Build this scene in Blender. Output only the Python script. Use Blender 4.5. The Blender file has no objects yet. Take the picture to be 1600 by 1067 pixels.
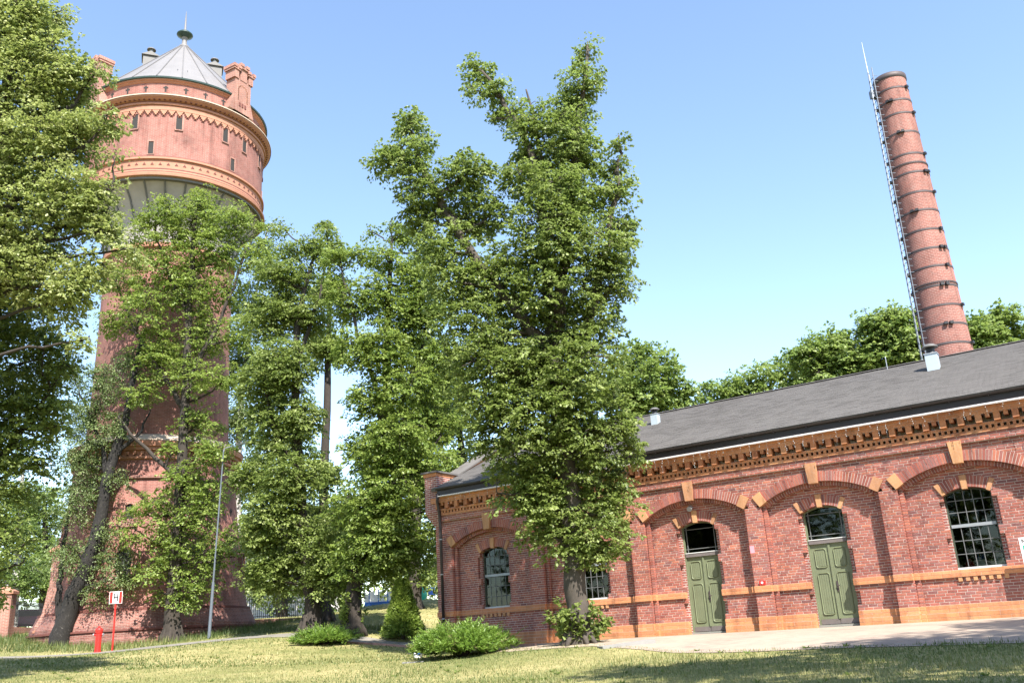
import bpy, math, json
import numpy as np
from mathutils import Vector, Matrix
D = json.loads(r'''{"cam":[[0.9981454381995347,0.018821307152946682,-0.0578916453256703],[0.060874331219806975,-0.308609581398627,0.9492388751349712],[0.0,0.9510025681700437,0.30918298034332575]],"lens":31.7475,"hall":[5.445750575851734,29.50034657907121,-0.2708364456488743,-0.5885250237724879],"terrain":[[2.405,48.362,-0.3],[-1.481,42.539,-0.3],[-5.367,36.717,-0.3],[4.9,46.696,-0.3],[1.014,40.874,-0.3],[-2.872,35.052,-0.3],[7.395,45.031,-0.3],[3.509,39.209,-0.3],[-0.377,33.386,-0.3],[9.891,43.366,-0.3],[6.005,37.543,-0.3],[2.119,31.721,-0.3],[12.386,41.7,-0.3],[8.5,35.878,-0.3],[4.614,30.055,-0.3],[14.881,40.035,-0.3],[10.995,34.212,-0.3],[7.109,28.39,-0.3],[17.376,38.369,-0.3],[13.49,32.547,-0.3],[9.605,26.725,-0.3],[19.872,36.704,-0.3],[15.986,30.882,-0.3],[12.1,25.059,-0.3],[22.367,35.039,-0.3],[18.481,29.216,-0.3],[14.595,23.394,-0.3],[24.862,33.373,-0.3],[20.976,27.551,-0.3],[17.09,21.728,-0.3],[27.358,31.708,-0.3],[23.472,25.885,-0.3],[19.586,20.063,-0.3],[3.233,22.0,-0.588],[8.352,16.3,-0.625],[5.588,11.1,-0.85],[-0.401,18.6,-0.866],[-13.929,25.0,-0.4],[4.094,13.3,-0.87],[5.957,19.0,-0.594],[-20.158,36.0,0.274],[-18.284,40.0,0.323],[-13.81,41.0,0.547],[-9.052,38.5,0.534],[-3.108,36.0,0.05],[-16.487,43.5,0.686],[-5.539,36.0,0.122],[1.33,26.0,-0.287],[-0.538,27.5,-0.331],[-1.988,27.0,-0.516],[-7.632,35.0,0.091],[-18.622,46.0,0.735],[-7.424,40.0,0.569],[-9.446,41.0,0.69],[-5.073,38.0,0.279],[-5.504,60.0,2.482],[-9.2,60.0,2.422],[-6.315,50.0,1.318],[-16.802,58.0,1.439],[-28.926,54.0,1.796],[-23.018,46.0,0.989],[-16.183,50.0,1.145],[0.0,0.0,-1.55],[6.0,4.0,-1.4],[-6.0,4.0,-1.4],[30.0,0.0,-1.6],[-30.0,5.0,-0.9],[0.0,-25.0,-1.7],[40.0,-20.0,-1.8],[-40.0,-20.0,-1.2],[-45.0,35.0,0.6],[-60.0,65.0,2.2],[0.0,110.0,3.2],[-80.0,110.0,3.2],[80.0,110.0,1.5],[60.0,45.0,-0.2],[40.0,75.0,0.6],[10.0,70.0,1.2],[30.0,60.0,0.2],[-20.3,50.0,0.85],[-20.0,62.0,1.6]],"trees":{"main":{"trunk":[[[1.327,26.0,-0.32,0.384],[1.372,26.0,0.447,0.326],[1.365,26.0,1.475,0.303],[1.37,26.0,3.609,0.293],[1.296,26.0,6.056,0.311],[1.198,26.0,7.839,0.289]],[[1.198,26.0,7.839,0.231],[0.064,26.0,9.554,0.167],[-1.036,26.0,11.333,0.15],[-1.976,26.0,13.17,0.133],[-2.648,26.0,14.827,0.093],[-2.972,26.0,16.155,0.042]],[[1.222,26.0,7.636,0.23],[1.237,26.5,10.74,0.178],[1.195,26.0,13.182,0.153],[0.904,26.0,15.052,0.115],[0.264,26.0,16.656,0.085],[-0.475,26.0,18.068,0.043]],[[1.198,26.0,7.839,0.231],[1.708,26.0,10.505,0.188],[2.052,26.0,12.898,0.163],[2.58,26.0,15.649,0.115],[3.161,26.0,18.821,0.043]],[[1.296,26.0,6.056,0.207],[2.243,26.0,8.585,0.155],[3.049,26.0,11.063,0.13],[3.615,26.0,13.474,0.072],[3.887,26.0,15.272,0.031]],[[1.256,26.0,14.094,0.082],[1.221,26.0,15.743,0.063],[0.978,26.0,17.219,0.027]]],"lobes":[[3.165,26.069,18.82,0.368,0.368],[2.976,25.965,17.924,0.472,0.472],[2.76,26.013,17.349,0.597,0.597],[2.473,26.393,16.753,0.761,0.761],[2.19,25.696,15.373,0.879,0.879],[2.022,26.264,14.537,0.993,0.993],[1.766,25.445,12.861,1.102,1.102],[1.42,25.411,11.664,1.208,1.208],[2.624,25.874,13.248,0.777,0.777],[2.663,26.142,14.778,0.705,0.705],[-0.564,26.226,18.282,0.473,0.473],[-0.72,25.878,17.257,0.341,0.341],[-0.021,25.958,17.261,0.426,0.426],[0.471,26.195,16.643,0.529,0.529],[0.877,25.719,15.596,0.587,0.587],[1.216,26.341,14.991,0.706,0.706],[0.718,25.65,13.713,0.658,0.658],[1.393,25.875,16.134,0.506,0.506],[-0.184,26.04,16.227,0.253,0.253],[0.344,25.95,14.361,0.372,0.372],[-2.864,25.766,15.885,0.505,0.505],[-3.544,26.03,15.023,0.624,0.624],[-2.923,25.698,14.791,0.707,0.707],[-3.974,25.837,14.826,0.333,0.333],[-2.641,25.698,13.739,0.699,0.699],[-3.01,26.071,13.049,0.326,0.326],[-2.386,26.328,12.906,0.731,0.731],[-1.918,25.914,11.681,0.844,0.844],[-1.209,25.89,14.203,0.743,0.743],[-0.687,25.884,14.349,0.414,0.414],[-1.085,26.415,13.089,0.977,0.977],[-1.758,25.863,10.464,0.912,0.912],[-1.134,25.963,9.099,1.171,1.171],[-0.374,26.279,10.756,1.112,1.112],[-0.361,26.32,12.993,0.61,0.61],[-2.926,26.017,16.403,0.296,0.296],[-2.359,26.055,15.666,0.335,0.335],[3.838,25.955,15.012,0.291,0.291],[3.614,26.204,14.161,0.536,0.536],[3.765,26.061,13.267,0.49,0.49],[3.607,26.199,12.329,0.647,0.647],[2.82,25.555,11.099,0.96,0.96],[3.181,26.099,10.235,0.79,0.79],[2.563,26.12,8.811,0.895,0.895],[3.659,26.097,11.065,0.359,0.359],[3.944,25.956,12.079,0.242,0.242],[1.268,25.714,9.996,1.461,1.461],[0.782,26.583,8.457,1.547,1.547],[-0.515,25.631,7.637,1.345,1.345],[1.824,25.755,7.13,1.49,1.49],[-0.584,25.513,6.249,0.908,0.908],[-1.63,26.27,7.999,0.616,0.616],[0.6,25.722,5.843,1.581,1.581],[2.254,25.734,5.553,1.088,1.088],[0.074,26.328,4.954,0.967,0.967],[1.639,26.693,4.257,1.438,1.438],[2.735,26.184,4.294,0.628,0.628],[0.629,26.099,3.485,1.024,1.024],[2.029,25.879,2.832,0.907,0.907],[2.755,26.318,3.386,0.621,0.621],[1.591,26.025,2.251,0.577,0.577],[0.434,26.077,3.86,0.735,0.735],[3.13,25.874,5.816,0.414,0.414],[0.88,25.768,2.499,0.506,0.506],[2.2,26.134,2.1,0.288,0.288],[-1.022,26.079,5.449,0.412,0.412],[-0.537,25.849,3.885,0.368,0.368],[3.273,26.195,5.017,0.41,0.41],[2.523,25.916,2.274,0.288,0.288]]},"left_big":{"trunk":[[[-14.162,22.0,0.556,0.463],[-14.19,22.0,2.906,0.418],[-13.739,22.0,6.051,0.388],[-13.998,22.0,10.087,0.324],[-13.94,22.0,13.953,0.233],[-13.891,22.0,16.679,0.129],[-13.712,22.0,18.437,0.075]],[[-13.929,22.0,9.534,0.186],[-12.529,22.0,10.734,0.129],[-11.244,22.0,11.79,0.07],[-10.676,22.0,12.334,0.035]],[[-13.976,22.0,12.755,0.159],[-12.9,22.0,14.289,0.108],[-11.981,22.0,15.053,0.054],[-11.432,22.0,16.072,0.028]],[[-13.917,22.0,10.826,0.155],[-12.731,22.0,12.67,0.106],[-11.578,22.0,13.588,0.053]]],"lobes":[[-14.249,21.777,17.633,1.124,1.124],[-13.41,21.575,17.747,0.864,0.864],[-12.869,22.063,18.2,0.451,0.451],[-13.036,21.8,16.583,0.962,0.962],[-13.668,21.801,15.67,1.171,1.171],[-12.068,21.83,15.893,0.623,0.623],[-12.68,22.379,15.241,0.906,0.906],[-11.413,21.971,16.008,0.293,0.293],[-13.089,21.822,13.589,1.284,1.284],[-11.829,22.081,13.957,0.786,0.786],[-11.023,21.995,14.464,0.432,0.432],[-10.674,22.016,13.334,0.231,0.231],[-13.517,22.307,11.901,1.462,1.462],[-11.815,21.886,11.963,1.048,1.048],[-11.054,22.02,11.498,0.624,0.624],[-10.703,21.977,12.129,0.28,0.28],[-12.522,22.125,10.042,1.021,1.021],[-11.89,22.24,9.129,0.571,0.571],[-15.128,22.071,14.487,1.439,1.439],[-15.249,22.765,10.872,1.542,1.542],[-15.707,22.333,17.713,1.119,1.119],[-10.035,21.873,10.325,0.342,0.342],[-11.057,21.955,9.875,0.578,0.578],[-11.396,21.691,9.426,0.609,0.609],[-11.039,21.932,7.899,0.265,0.265],[-13.458,21.961,10.036,1.022,1.022],[-10.618,21.921,10.947,0.414,0.414]]},"dark_left":{"trunk":[[[-15.343,25.0,0.75,0.34],[-15.479,25.0,2.411,0.295],[-15.624,25.0,4.855,0.251],[-15.592,25.0,7.444,0.185],[-15.27,25.0,10.182,0.114],[-14.977,25.0,11.822,0.049]],[[-15.624,25.0,4.855,0.125],[-14.324,25.0,6.05,0.073],[-13.376,25.0,7.495,0.037]],[[-15.544,25.0,7.061,0.11],[-15.74,25.0,8.614,0.075],[-16.33,25.0,10.251,0.038]]],"lobes":[[-15.14,24.905,10.342,1.339,1.339],[-13.601,24.741,9.182,0.831,0.831],[-14.73,25.582,8.527,1.307,1.307],[-13.342,25.075,7.706,0.63,0.63],[-14.338,24.932,6.5,1.133,1.133],[-13.488,25.002,5.357,0.541,0.541],[-14.409,24.967,4.598,0.893,0.893],[-14.109,24.694,3.324,0.703,0.703],[-13.533,24.941,3.228,0.246,0.246],[-15.549,24.27,7.625,1.486,1.486],[-15.901,25.482,4.765,1.072,1.072],[-13.783,25.172,6.992,0.735,0.735],[-16.052,24.868,10.185,1.337,1.337],[-15.594,25.578,6.248,1.091,1.091],[-13.053,24.918,8.418,0.449,0.449],[-13.8,25.066,2.655,0.314,0.314],[-14.717,25.198,2.378,0.695,0.695],[-12.968,24.931,6.508,0.219,0.219]]},"tower_front":{"trunk":[[[-16.673,44.0,0.637,0.447],[-16.716,44.0,1.868,0.361],[-16.73,44.0,4.216,0.306],[-16.677,44.0,8.201,0.252],[-16.689,44.0,13.097,0.211],[-16.702,44.0,18.338,0.152],[-16.657,44.0,22.802,0.069]],[[-16.681,44.0,11.758,0.145],[-18.957,44.0,15.295,0.099],[-20.732,44.0,18.965,0.051]],[[-16.689,44.0,13.097,0.146],[-15.037,44.0,16.443,0.1],[-13.833,44.0,20.349,0.051]],[[-16.675,44.0,16.549,0.116],[-18.055,44.0,19.52,0.068],[-18.909,44.0,22.19,0.035]],[[-16.677,44.0,8.201,0.126],[-18.933,44.0,10.259,0.08],[-19.998,44.0,11.635,0.048]]],"lobes":[[-16.609,44.338,23.663,0.835,0.835],[-18.157,43.616,22.486,1.039,1.039],[-16.899,44.163,22.324,1.45,1.45],[-14.635,43.834,22.128,1.105,1.105],[-13.434,44.009,21.752,0.62,0.62],[-19.44,43.823,21.915,0.827,0.827],[-15.488,44.321,20.601,1.502,1.502],[-17.854,43.816,20.165,1.568,1.568],[-13.291,43.719,19.821,0.817,0.817],[-16.667,44.088,18.37,1.414,1.414],[-20.198,44.401,20.949,1.026,1.026],[-20.297,43.798,18.855,1.014,1.014],[-18.67,43.388,17.164,1.138,1.138],[-15.015,44.415,18.391,1.009,1.009],[-16.112,44.572,16.001,1.325,1.325],[-18.467,44.418,15.397,1.122,1.122],[-14.066,44.177,15.737,0.993,0.993],[-16.296,43.776,13.347,1.173,1.173],[-18.783,43.977,12.886,0.844,0.844],[-14.467,43.662,13.199,0.782,0.782],[-16.091,44.429,11.16,0.962,0.962],[-14.951,43.644,9.619,0.89,0.89],[-18.007,44.219,14.609,0.985,0.985],[-20.664,44.217,16.883,0.8,0.8],[-12.753,43.783,20.553,0.479,0.479],[-16.328,43.912,8.165,1.132,1.132],[-17.58,43.536,6.942,0.936,0.936],[-15.277,44.24,7.523,1.001,1.001],[-18.486,43.679,5.794,0.681,0.681],[-16.595,44.403,5.758,1.36,1.36],[-14.528,43.914,4.976,0.861,0.861],[-17.416,43.561,4.224,0.857,0.857],[-15.836,44.291,3.884,1.098,1.098],[-14.002,43.784,4.335,0.429,0.429],[-16.053,43.774,2.836,0.666,0.666],[-17.452,44.249,2.939,0.485,0.485],[-14.992,44.193,2.939,0.545,0.545],[-19.25,44.213,6.823,0.436,0.436],[-15.639,43.791,6.551,0.933,0.933],[-17.208,44.151,9.859,0.573,0.573]]},"birch":{"trunk":[[[-22.22,44.5,1.098,0.453],[-21.865,44.5,2.472,0.397],[-21.334,44.5,4.074,0.34],[-20.818,44.5,6.022,0.297],[-20.555,44.5,8.2,0.254],[-20.298,44.5,9.793,0.241],[-19.839,44.5,11.41,0.179],[-19.66,44.5,13.421,0.132],[-19.221,44.5,16.177,0.067]],[[-22.287,44.5,1.16,0.212],[-22.386,44.5,2.797,0.168],[-22.407,44.5,4.287,0.124],[-22.362,44.5,6.424,0.079]],[[-20.53,44.5,7.881,0.143],[-20.908,44.5,10.157,0.113],[-21.701,44.5,11.859,0.081],[-22.58,44.5,13.606,0.033]],[[-20.293,44.5,9.728,0.128],[-19.171,44.5,10.706,0.081],[-18.609,44.5,12.001,0.033]]],"lobes":[[-21.729,44.662,10.569,1.292,1.292],[-20.228,44.563,11.448,0.78,0.78],[-22.4,44.522,12.244,1.046,1.046],[-20.994,43.901,13.68,1.123,1.123],[-22.22,44.548,7.359,0.885,0.885],[-20.516,44.943,6.051,0.877,0.877],[-21.738,44.39,4.995,0.995,0.995],[-19.618,44.013,4.627,0.931,0.931],[-20.59,44.347,3.424,0.553,0.553],[-21.653,45.022,8.51,1.082,1.082],[-19.958,44.87,14.932,0.864,0.864],[-22.135,44.476,9.577,0.834,0.834],[-22.452,44.294,5.486,0.499,0.499],[-19.206,44.276,3.784,0.493,0.493],[-23.088,44.845,14.425,0.663,0.663],[-21.195,44.07,12.058,0.914,0.914],[-19.994,44.493,8.804,0.575,0.575]]},"mid_left":{"trunk":[[[-9.33,40.5,0.63,0.466],[-9.313,40.5,1.631,0.36],[-9.558,40.5,3.533,0.309],[-9.88,40.5,6.351,0.258],[-10.177,40.5,10.499,0.207],[-10.126,40.5,14.895,0.138],[-9.424,40.5,18.17,0.063]],[[-9.888,40.5,6.926,0.115],[-11.425,40.5,10.577,0.074],[-11.942,40.5,13.091,0.03]],[[-10.097,40.5,12.973,0.105],[-9.095,40.5,16.138,0.062],[-8.74,40.5,19.152,0.031]]],"lobes":[[-10.794,40.916,3.637,1.348,1.348],[-9.02,40.581,4.336,1.469,1.469],[-10.867,40.152,5.797,1.257,1.257],[-8.387,40.29,2.906,1.173,1.173],[-10.055,40.205,7.465,1.505,1.505],[-11.627,40.4,3.104,0.839,0.839],[-11.185,40.98,10.066,1.474,1.474],[-9.774,40.082,10.072,0.945,0.945],[-10.761,40.295,12.64,1.504,1.504],[-11.511,40.924,15.462,1.349,1.349],[-9.775,40.808,15.308,1.103,1.103],[-10.314,40.612,17.262,0.994,0.994],[-11.761,40.183,5.015,0.795,0.795],[-9.251,40.424,18.296,0.501,0.501],[-12.326,40.848,7.714,0.869,0.869],[-11.917,41.056,11.989,1.076,1.076],[-10.561,40.626,18.642,0.565,0.565],[-11.688,40.249,17.538,0.686,0.686],[-11.061,40.629,19.887,0.316,0.316],[-8.775,40.362,19.435,0.379,0.379],[-9.417,40.435,18.995,0.378,0.378]]},"mid_right":{"trunk":[[[-7.25,38.5,0.455,0.469],[-7.194,38.5,1.453,0.368],[-6.948,38.5,3.232,0.32],[-6.388,38.5,5.855,0.272],[-5.788,38.5,9.737,0.211],[-5.555,38.5,13.896,0.145],[-5.318,38.5,17.68,0.06]],[[-6.096,38.5,7.487,0.124],[-4.638,38.5,10.83,0.085],[-3.7,38.5,13.776,0.043]],[[-5.788,38.5,9.737,0.112],[-6.894,38.5,13.37,0.072],[-7.767,38.5,17.194,0.03]],[[-6.388,38.5,5.855,0.123],[-4.722,38.5,7.125,0.083],[-3.3,38.5,8.438,0.042]]],"lobes":[[-7.077,38.628,3.563,1.176,1.176],[-5.636,37.883,4.401,1.346,1.346],[-4.776,38.335,3.872,1.018,1.018],[-6.844,38.295,5.584,1.142,1.142],[-5.406,37.791,6.23,1.422,1.422],[-6.603,38.907,8.159,1.053,1.053],[-5.094,37.773,8.394,1.447,1.447],[-3.561,37.938,7.227,1.047,1.047],[-6.372,38.667,10.397,1.129,1.129],[-4.56,37.856,10.649,1.303,1.303],[-5.616,38.003,12.521,1.321,1.321],[-7.073,38.203,12.679,0.92,0.92],[-4.569,38.495,13.831,1.217,1.217],[-3.174,38.408,11.895,1.142,1.142],[-5.998,38.455,15.151,1.054,1.054],[-7.503,38.661,15.014,0.818,0.818],[-4.205,38.322,15.925,0.943,0.943],[-5.572,38.137,16.892,0.712,0.712],[-6.874,38.502,17.298,0.535,0.535],[-8.054,38.449,17.191,0.476,0.476],[-4.79,38.656,18.208,0.479,0.479],[-3.609,39.125,9.461,1.176,1.176],[-3.425,38.75,5.438,0.814,0.814],[-5.938,38.546,3.384,0.854,0.854],[-3.934,38.209,14.611,1.167,1.167],[-6.256,38.435,18.367,0.24,0.24],[-5.379,38.625,18.728,0.3,0.3],[-3.673,38.722,17.508,0.417,0.417],[-7.959,38.724,16.017,0.53,0.53]]},"mid_behind":{"trunk":[[[-10.308,48.0,0.703,0.358],[-10.383,48.0,2.21,0.296],[-10.512,48.0,6.78,0.254],[-10.312,48.0,13.789,0.195],[-10.237,48.0,20.672,0.092]]],"lobes":[[-10.267,48.458,6.149,1.482,1.482],[-10.535,48.042,8.83,0.754,0.754],[-10.518,47.742,15.952,0.933,0.933],[-10.31,47.856,19.432,0.806,0.806],[-10.035,47.898,21.819,0.52,0.52],[-10.472,47.897,4.129,0.865,0.865],[-10.456,48.085,23.567,0.263,0.263]]},"pine":{"trunk":[[[-6.529,54.0,1.301,0.403],[-6.509,54.0,3.615,0.372],[-6.286,54.0,8.05,0.343],[-5.952,54.0,13.522,0.276],[-5.619,54.0,18.492,0.162]],[[-3.332,54.0,1.29,0.293],[-3.268,54.0,7.11,0.266],[-3.414,54.0,10.969,0.194],[-3.56,54.0,14.185,0.119]]],"lobes":[[-4.852,54.318,6.117,1.283,1.283],[-4.381,54.368,8.755,1.762,1.762],[-5.67,54.974,13.331,2.042,2.042],[-3.343,53.177,13.158,1.73,1.73],[-5.7,54.33,16.903,1.603,1.603],[-6.71,54.704,10.124,1.543,1.543],[-5.64,53.977,3.924,0.894,0.894],[-8.166,53.735,7.372,1.521,1.521],[-2.76,54.17,10.177,1.545,1.545],[-7.921,54.241,3.713,0.967,0.967],[-4.464,53.335,14.879,1.588,1.588],[-6.498,53.34,11.81,1.561,1.561]]},"white_birch":{"trunk":[[[-17.516,57.0,1.251,0.31],[-17.708,57.0,4.457,0.276],[-17.919,57.0,9.182,0.243],[-17.944,57.0,13.303,0.207],[-17.757,57.0,17.599,0.148],[-17.156,57.0,22.996,0.087],[-16.418,57.0,28.206,0.045]]],"lobes":[[-17.483,56.805,14.927,1.418,1.418],[-18.192,57.334,18.614,1.699,1.699],[-17.499,57.028,22.565,1.388,1.388],[-16.14,56.903,18.352,1.104,1.104],[-17.24,57.244,26.424,1.149,1.149],[-16.122,56.747,28.066,0.624,0.624],[-18.628,57.215,14.241,0.997,0.997],[-16.942,57.473,11.243,1.226,1.226],[-16.846,56.876,7.111,1.359,1.359],[-16.428,56.405,4.346,1.103,1.103],[-18.355,56.773,10.796,0.571,0.571],[-15.981,57.32,24.933,0.877,0.877],[-15.405,57.01,22.421,1.04,1.04]]},"far_left_birch":{"trunk":[[[-35.176,64.0,2.306,0.284],[-35.318,64.0,5.917,0.244],[-35.494,64.0,10.337,0.182],[-35.762,64.0,14.022,0.092]]],"lobes":[[-35.2,63.778,11.647,1.097,1.097],[-35.484,63.597,8.95,1.353,1.353],[-34.253,63.603,5.83,1.155,1.155],[-36.327,64.519,6.008,1.333,1.333],[-35.988,64.321,14.095,0.832,0.832]]},"far_left":{"trunk":[[[-41.248,80.0,2.984,0.437],[-41.683,80.0,8.333,0.334],[-42.251,80.0,12.794,0.17]]],"lobes":[[-42.499,81.349,11.275,2.817,2.817],[-43.423,80.051,12.871,2.043,2.043],[-39.916,79.059,8.16,2.006,2.006],[-42.014,79.565,7.244,2.221,2.221],[-44.583,80.865,9.12,2.236,2.236],[-41.27,79.437,14.35,1.256,1.256],[-45.849,81.076,14.295,2.052,2.052],[-42.658,80.108,15.107,0.801,0.801]]},"far_a":{"trunk":[[[8.385,64.0,-0.019,0.388],[9.302,64.0,9.425,0.316],[10.188,64.0,16.873,0.14]]],"lobes":[[9.502,63.16,16.686,2.061,2.061],[11.155,63.655,18.422,1.321,1.321],[8.964,63.856,18.868,1.418,1.418],[11.762,64.803,16.014,1.584,1.584],[8.279,63.32,15.85,1.866,1.866],[9.979,64.894,14.695,2.316,2.316],[12.384,63.796,16.678,0.562,0.562],[7.259,63.672,16.968,1.875,1.875],[9.928,64.127,19.636,0.664,0.664]]},"far_b":{"trunk":[[[15.189,66.0,-0.399,0.4],[16.447,66.0,9.302,0.326],[17.229,66.0,15.98,0.144]]],"lobes":[[16.678,66.253,16.829,1.541,1.541],[18.655,65.239,17.172,1.545,1.545],[15.008,65.451,16.372,1.058,1.058],[21.057,66.603,17.912,1.645,1.645],[17.866,66.225,15.008,2.388,2.388],[14.31,65.489,14.565,1.717,1.717],[21.444,66.521,15.85,1.917,1.917],[14.189,65.852,16.878,0.578,0.578]]},"far_c":{"trunk":[[[19.648,62.0,-0.688,0.375],[21.171,62.0,8.39,0.305],[22.284,62.0,15.562,0.136]]],"lobes":[[22.422,62.301,18.018,1.829,1.829],[20.876,61.504,17.868,1.006,1.006],[23.775,61.1,17.557,1.736,1.736],[23.039,62.303,18.948,0.827,0.827],[22.0,62.213,15.638,2.26,2.26],[24.036,61.462,15.769,1.811,1.811],[20.293,62.174,17.874,0.64,0.64],[23.469,61.883,19.025,0.46,0.46]]},"far_d":{"trunk":[[[22.808,60.0,-0.886,0.362],[24.377,60.0,7.882,0.295],[25.888,60.0,16.616,0.132]]],"lobes":[[25.685,60.263,18.581,1.602,1.602],[26.678,59.515,19.438,0.984,0.984],[27.129,59.171,17.89,1.599,1.599],[25.161,60.294,19.336,0.804,0.804],[25.978,60.207,16.673,2.204,2.204],[27.824,59.476,16.333,1.762,1.762],[24.894,60.098,20.238,0.359,0.359],[28.183,59.817,19.685,0.716,0.716]]},"far_e":{"trunk":[[[28.011,58.0,-1.204,0.349],[29.97,58.0,7.229,0.285],[31.886,58.0,15.625,0.128]]],"lobes":[[32.144,58.184,17.923,1.118,1.118],[33.058,57.617,18.441,0.777,0.777],[30.48,57.333,17.065,1.286,1.286],[33.765,58.22,17.375,0.6,0.6],[31.996,58.161,16.339,1.706,1.706],[29.465,57.621,15.664,1.276,1.276],[33.702,58.278,16.042,1.022,1.022],[32.927,57.901,19.149,0.39,0.39]]},"wood_a":{"trunk":[[[-20.469,78.0,1.762,0.371],[-20.785,78.0,16.824,0.281]]],"lobes":[[-21.578,77.598,8.018,2.717,2.717],[-19.08,78.277,11.173,2.751,2.751],[-20.698,77.672,16.753,2.813,2.813],[-23.006,78.325,12.519,2.433,2.433],[-14.143,78.402,7.645,2.386,2.386],[-17.002,76.586,5.587,2.691,2.691],[-20.677,78.544,4.872,1.823,1.823]]},"wood_b":{"trunk":[[[-11.489,82.0,1.269,0.389],[-11.198,82.0,17.029,0.295]]],"lobes":[[-11.467,82.707,7.859,2.279,2.279],[-13.78,83.045,12.629,2.9,2.9],[-8.951,82.151,13.371,2.91,2.91],[-6.919,83.28,7.637,2.504,2.504],[-9.901,81.16,17.375,2.956,2.956],[-5.469,82.369,13.193,2.326,2.326],[-7.882,80.935,6.395,2.267,2.267],[-12.995,82.156,17.171,2.597,2.597]]}},"tower":[-20.316,50.033,0.0],"chimney":[19.667,39.36,0.0],"pt":{"lamp_base":[-14.603,43.0,0.636],"lamp_top":[-14.275,43.0,9.386],"lamp_arm":[-12.632,42.2,9.56],"hydrant":[-18.421,40.3,0.326],"sign":[-18.013,40.8,0.319],"juniper1":[-1.973,27.3,-0.506],"juniper2":[-7.674,35.3,0.113],"thuja":[-5.046,37.8,0.278],"bag":[-3.374,28.5,-0.29],"slab":[-3.304,26.8,-0.469],"person":[-11.078,50.0,0.816],"fenceL0":[-28.863,52.0,1.856],"fenceL1":[-29.016,56.0,1.988],"pillar":[-28.058,50.0,1.478],"fenceR0":[-17.517,58.0,1.556],"fenceR1":[-14.524,60.0,1.596],"house0":[-25.228,84.0,3.177],"house1":[-22.066,84.0,2.992],"car":[-34.965,66.0,2.775],"tent":[-7.178,62.0,2.367],"banner0":[-10.779,62.0,2.496],"banner1":[-8.957,62.0,2.43],"blue":[-6.559,63.0,2.486],"porch":[-23.519,46.5,0.985],"trunk":[1.33,26.0,-0.287],"play":[-10.109,66.0,3.448],"kerb0":[1.753,24.2,-0.512],"kerb1":[3.145,24.6,-0.428]},"path":[[-22.705,37.0,0.16],[-19.725,38.0,0.2],[-18.005,39.4,0.268],[-16.339,40.4,0.411],[-13.671,40.6,0.463],[-10.625,39.5,0.499],[-7.861,37.8,0.368],[-5.584,36.3,0.169],[-3.476,34.8,0.009],[-1.032,31.5,-0.235],[0.962,28.2,-0.391]],"pave_edge":[[2.638,23.2,-0.561],[3.202,21.8,-0.597],[5.921,18.9,-0.615],[8.349,16.3,-0.635]],"roofhit":{"vent1":[7.34,-4.11,7.77,29.7],"vent0":[-2.74,-3.96,7.71,34.9],"pole":[5.62,-5.68,8.49,32.1]}}''')
scene = bpy.context.scene
C = scene.collection
PI = math.pi
rng = np.random.default_rng(7)

# ---------------------------------------------------------------- camera
cam_d = bpy.data.cameras.new('camera'); cam = bpy.data.objects.new('camera', cam_d); C.objects.link(cam)
rt, up, fw = [Vector(a) for a in D['cam']]
cam.matrix_world = Matrix(((rt.x, up.x, -fw.x, 0), (rt.y, up.y, -fw.y, 0), (rt.z, up.z, -fw.z, 0), (0, 0, 0, 1)))
cam_d.sensor_width = 36; cam_d.sensor_fit = 'HORIZONTAL'; cam_d.lens = D['lens']
cam_d.clip_start = 0.1; cam_d.clip_end = 3000
scene.camera = cam
# ---------------------------------------------------------------- world, sun, exposure
SUN_AZ, SUN_EL = 159.0, 50.0          # azimuth clockwise from +Y
w = bpy.data.worlds.new('World'); scene.world = w; w.use_nodes = True
nt = w.node_tree; nt.nodes.clear()
sky = nt.nodes.new('ShaderNodeTexSky'); sky.sky_type = 'NISHITA'; sky.sun_disc = False
sky.sun_elevation = math.radians(SUN_EL); sky.sun_rotation = math.radians(SUN_AZ)
sky.altitude = 100; sky.air_density = 1.0; sky.dust_density = 0.4; sky.ozone_density = 0.6
bg = nt.nodes.new('ShaderNodeBackground'); bg.inputs['Strength'].default_value = 0.14
wo = nt.nodes.new('ShaderNodeOutputWorld')
nt.links.new(sky.outputs[0], bg.inputs[0]); nt.links.new(bg.outputs[0], wo.inputs[0])
sd = bpy.data.lights.new('sun', 'SUN'); sd.energy = 5.0; sd.angle = math.radians(0.53); sd.color = (1.0, 0.95, 0.87)
so = bpy.data.objects.new('sun', sd); C.objects.link(so)
sv = Vector((math.sin(math.radians(SUN_AZ)) * math.cos(math.radians(SUN_EL)), math.cos(math.radians(SUN_AZ)) * math.cos(math.radians(SUN_EL)), math.sin(math.radians(SUN_EL))))
so.rotation_euler = sv.to_track_quat('Z', 'Y').to_euler(); so.location = (0, -20, 60)
vs = scene.view_settings
vs.view_transform = 'Standard'; vs.look = 'None'; vs.gamma = 1; vs.use_curve_mapping = False
vs.exposure = 1.45
scene.cycles.max_bounces = 6; scene.cycles.transparent_max_bounces = 8
scene.cycles.caustics_reflective = False; scene.cycles.caustics_refractive = False

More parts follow.
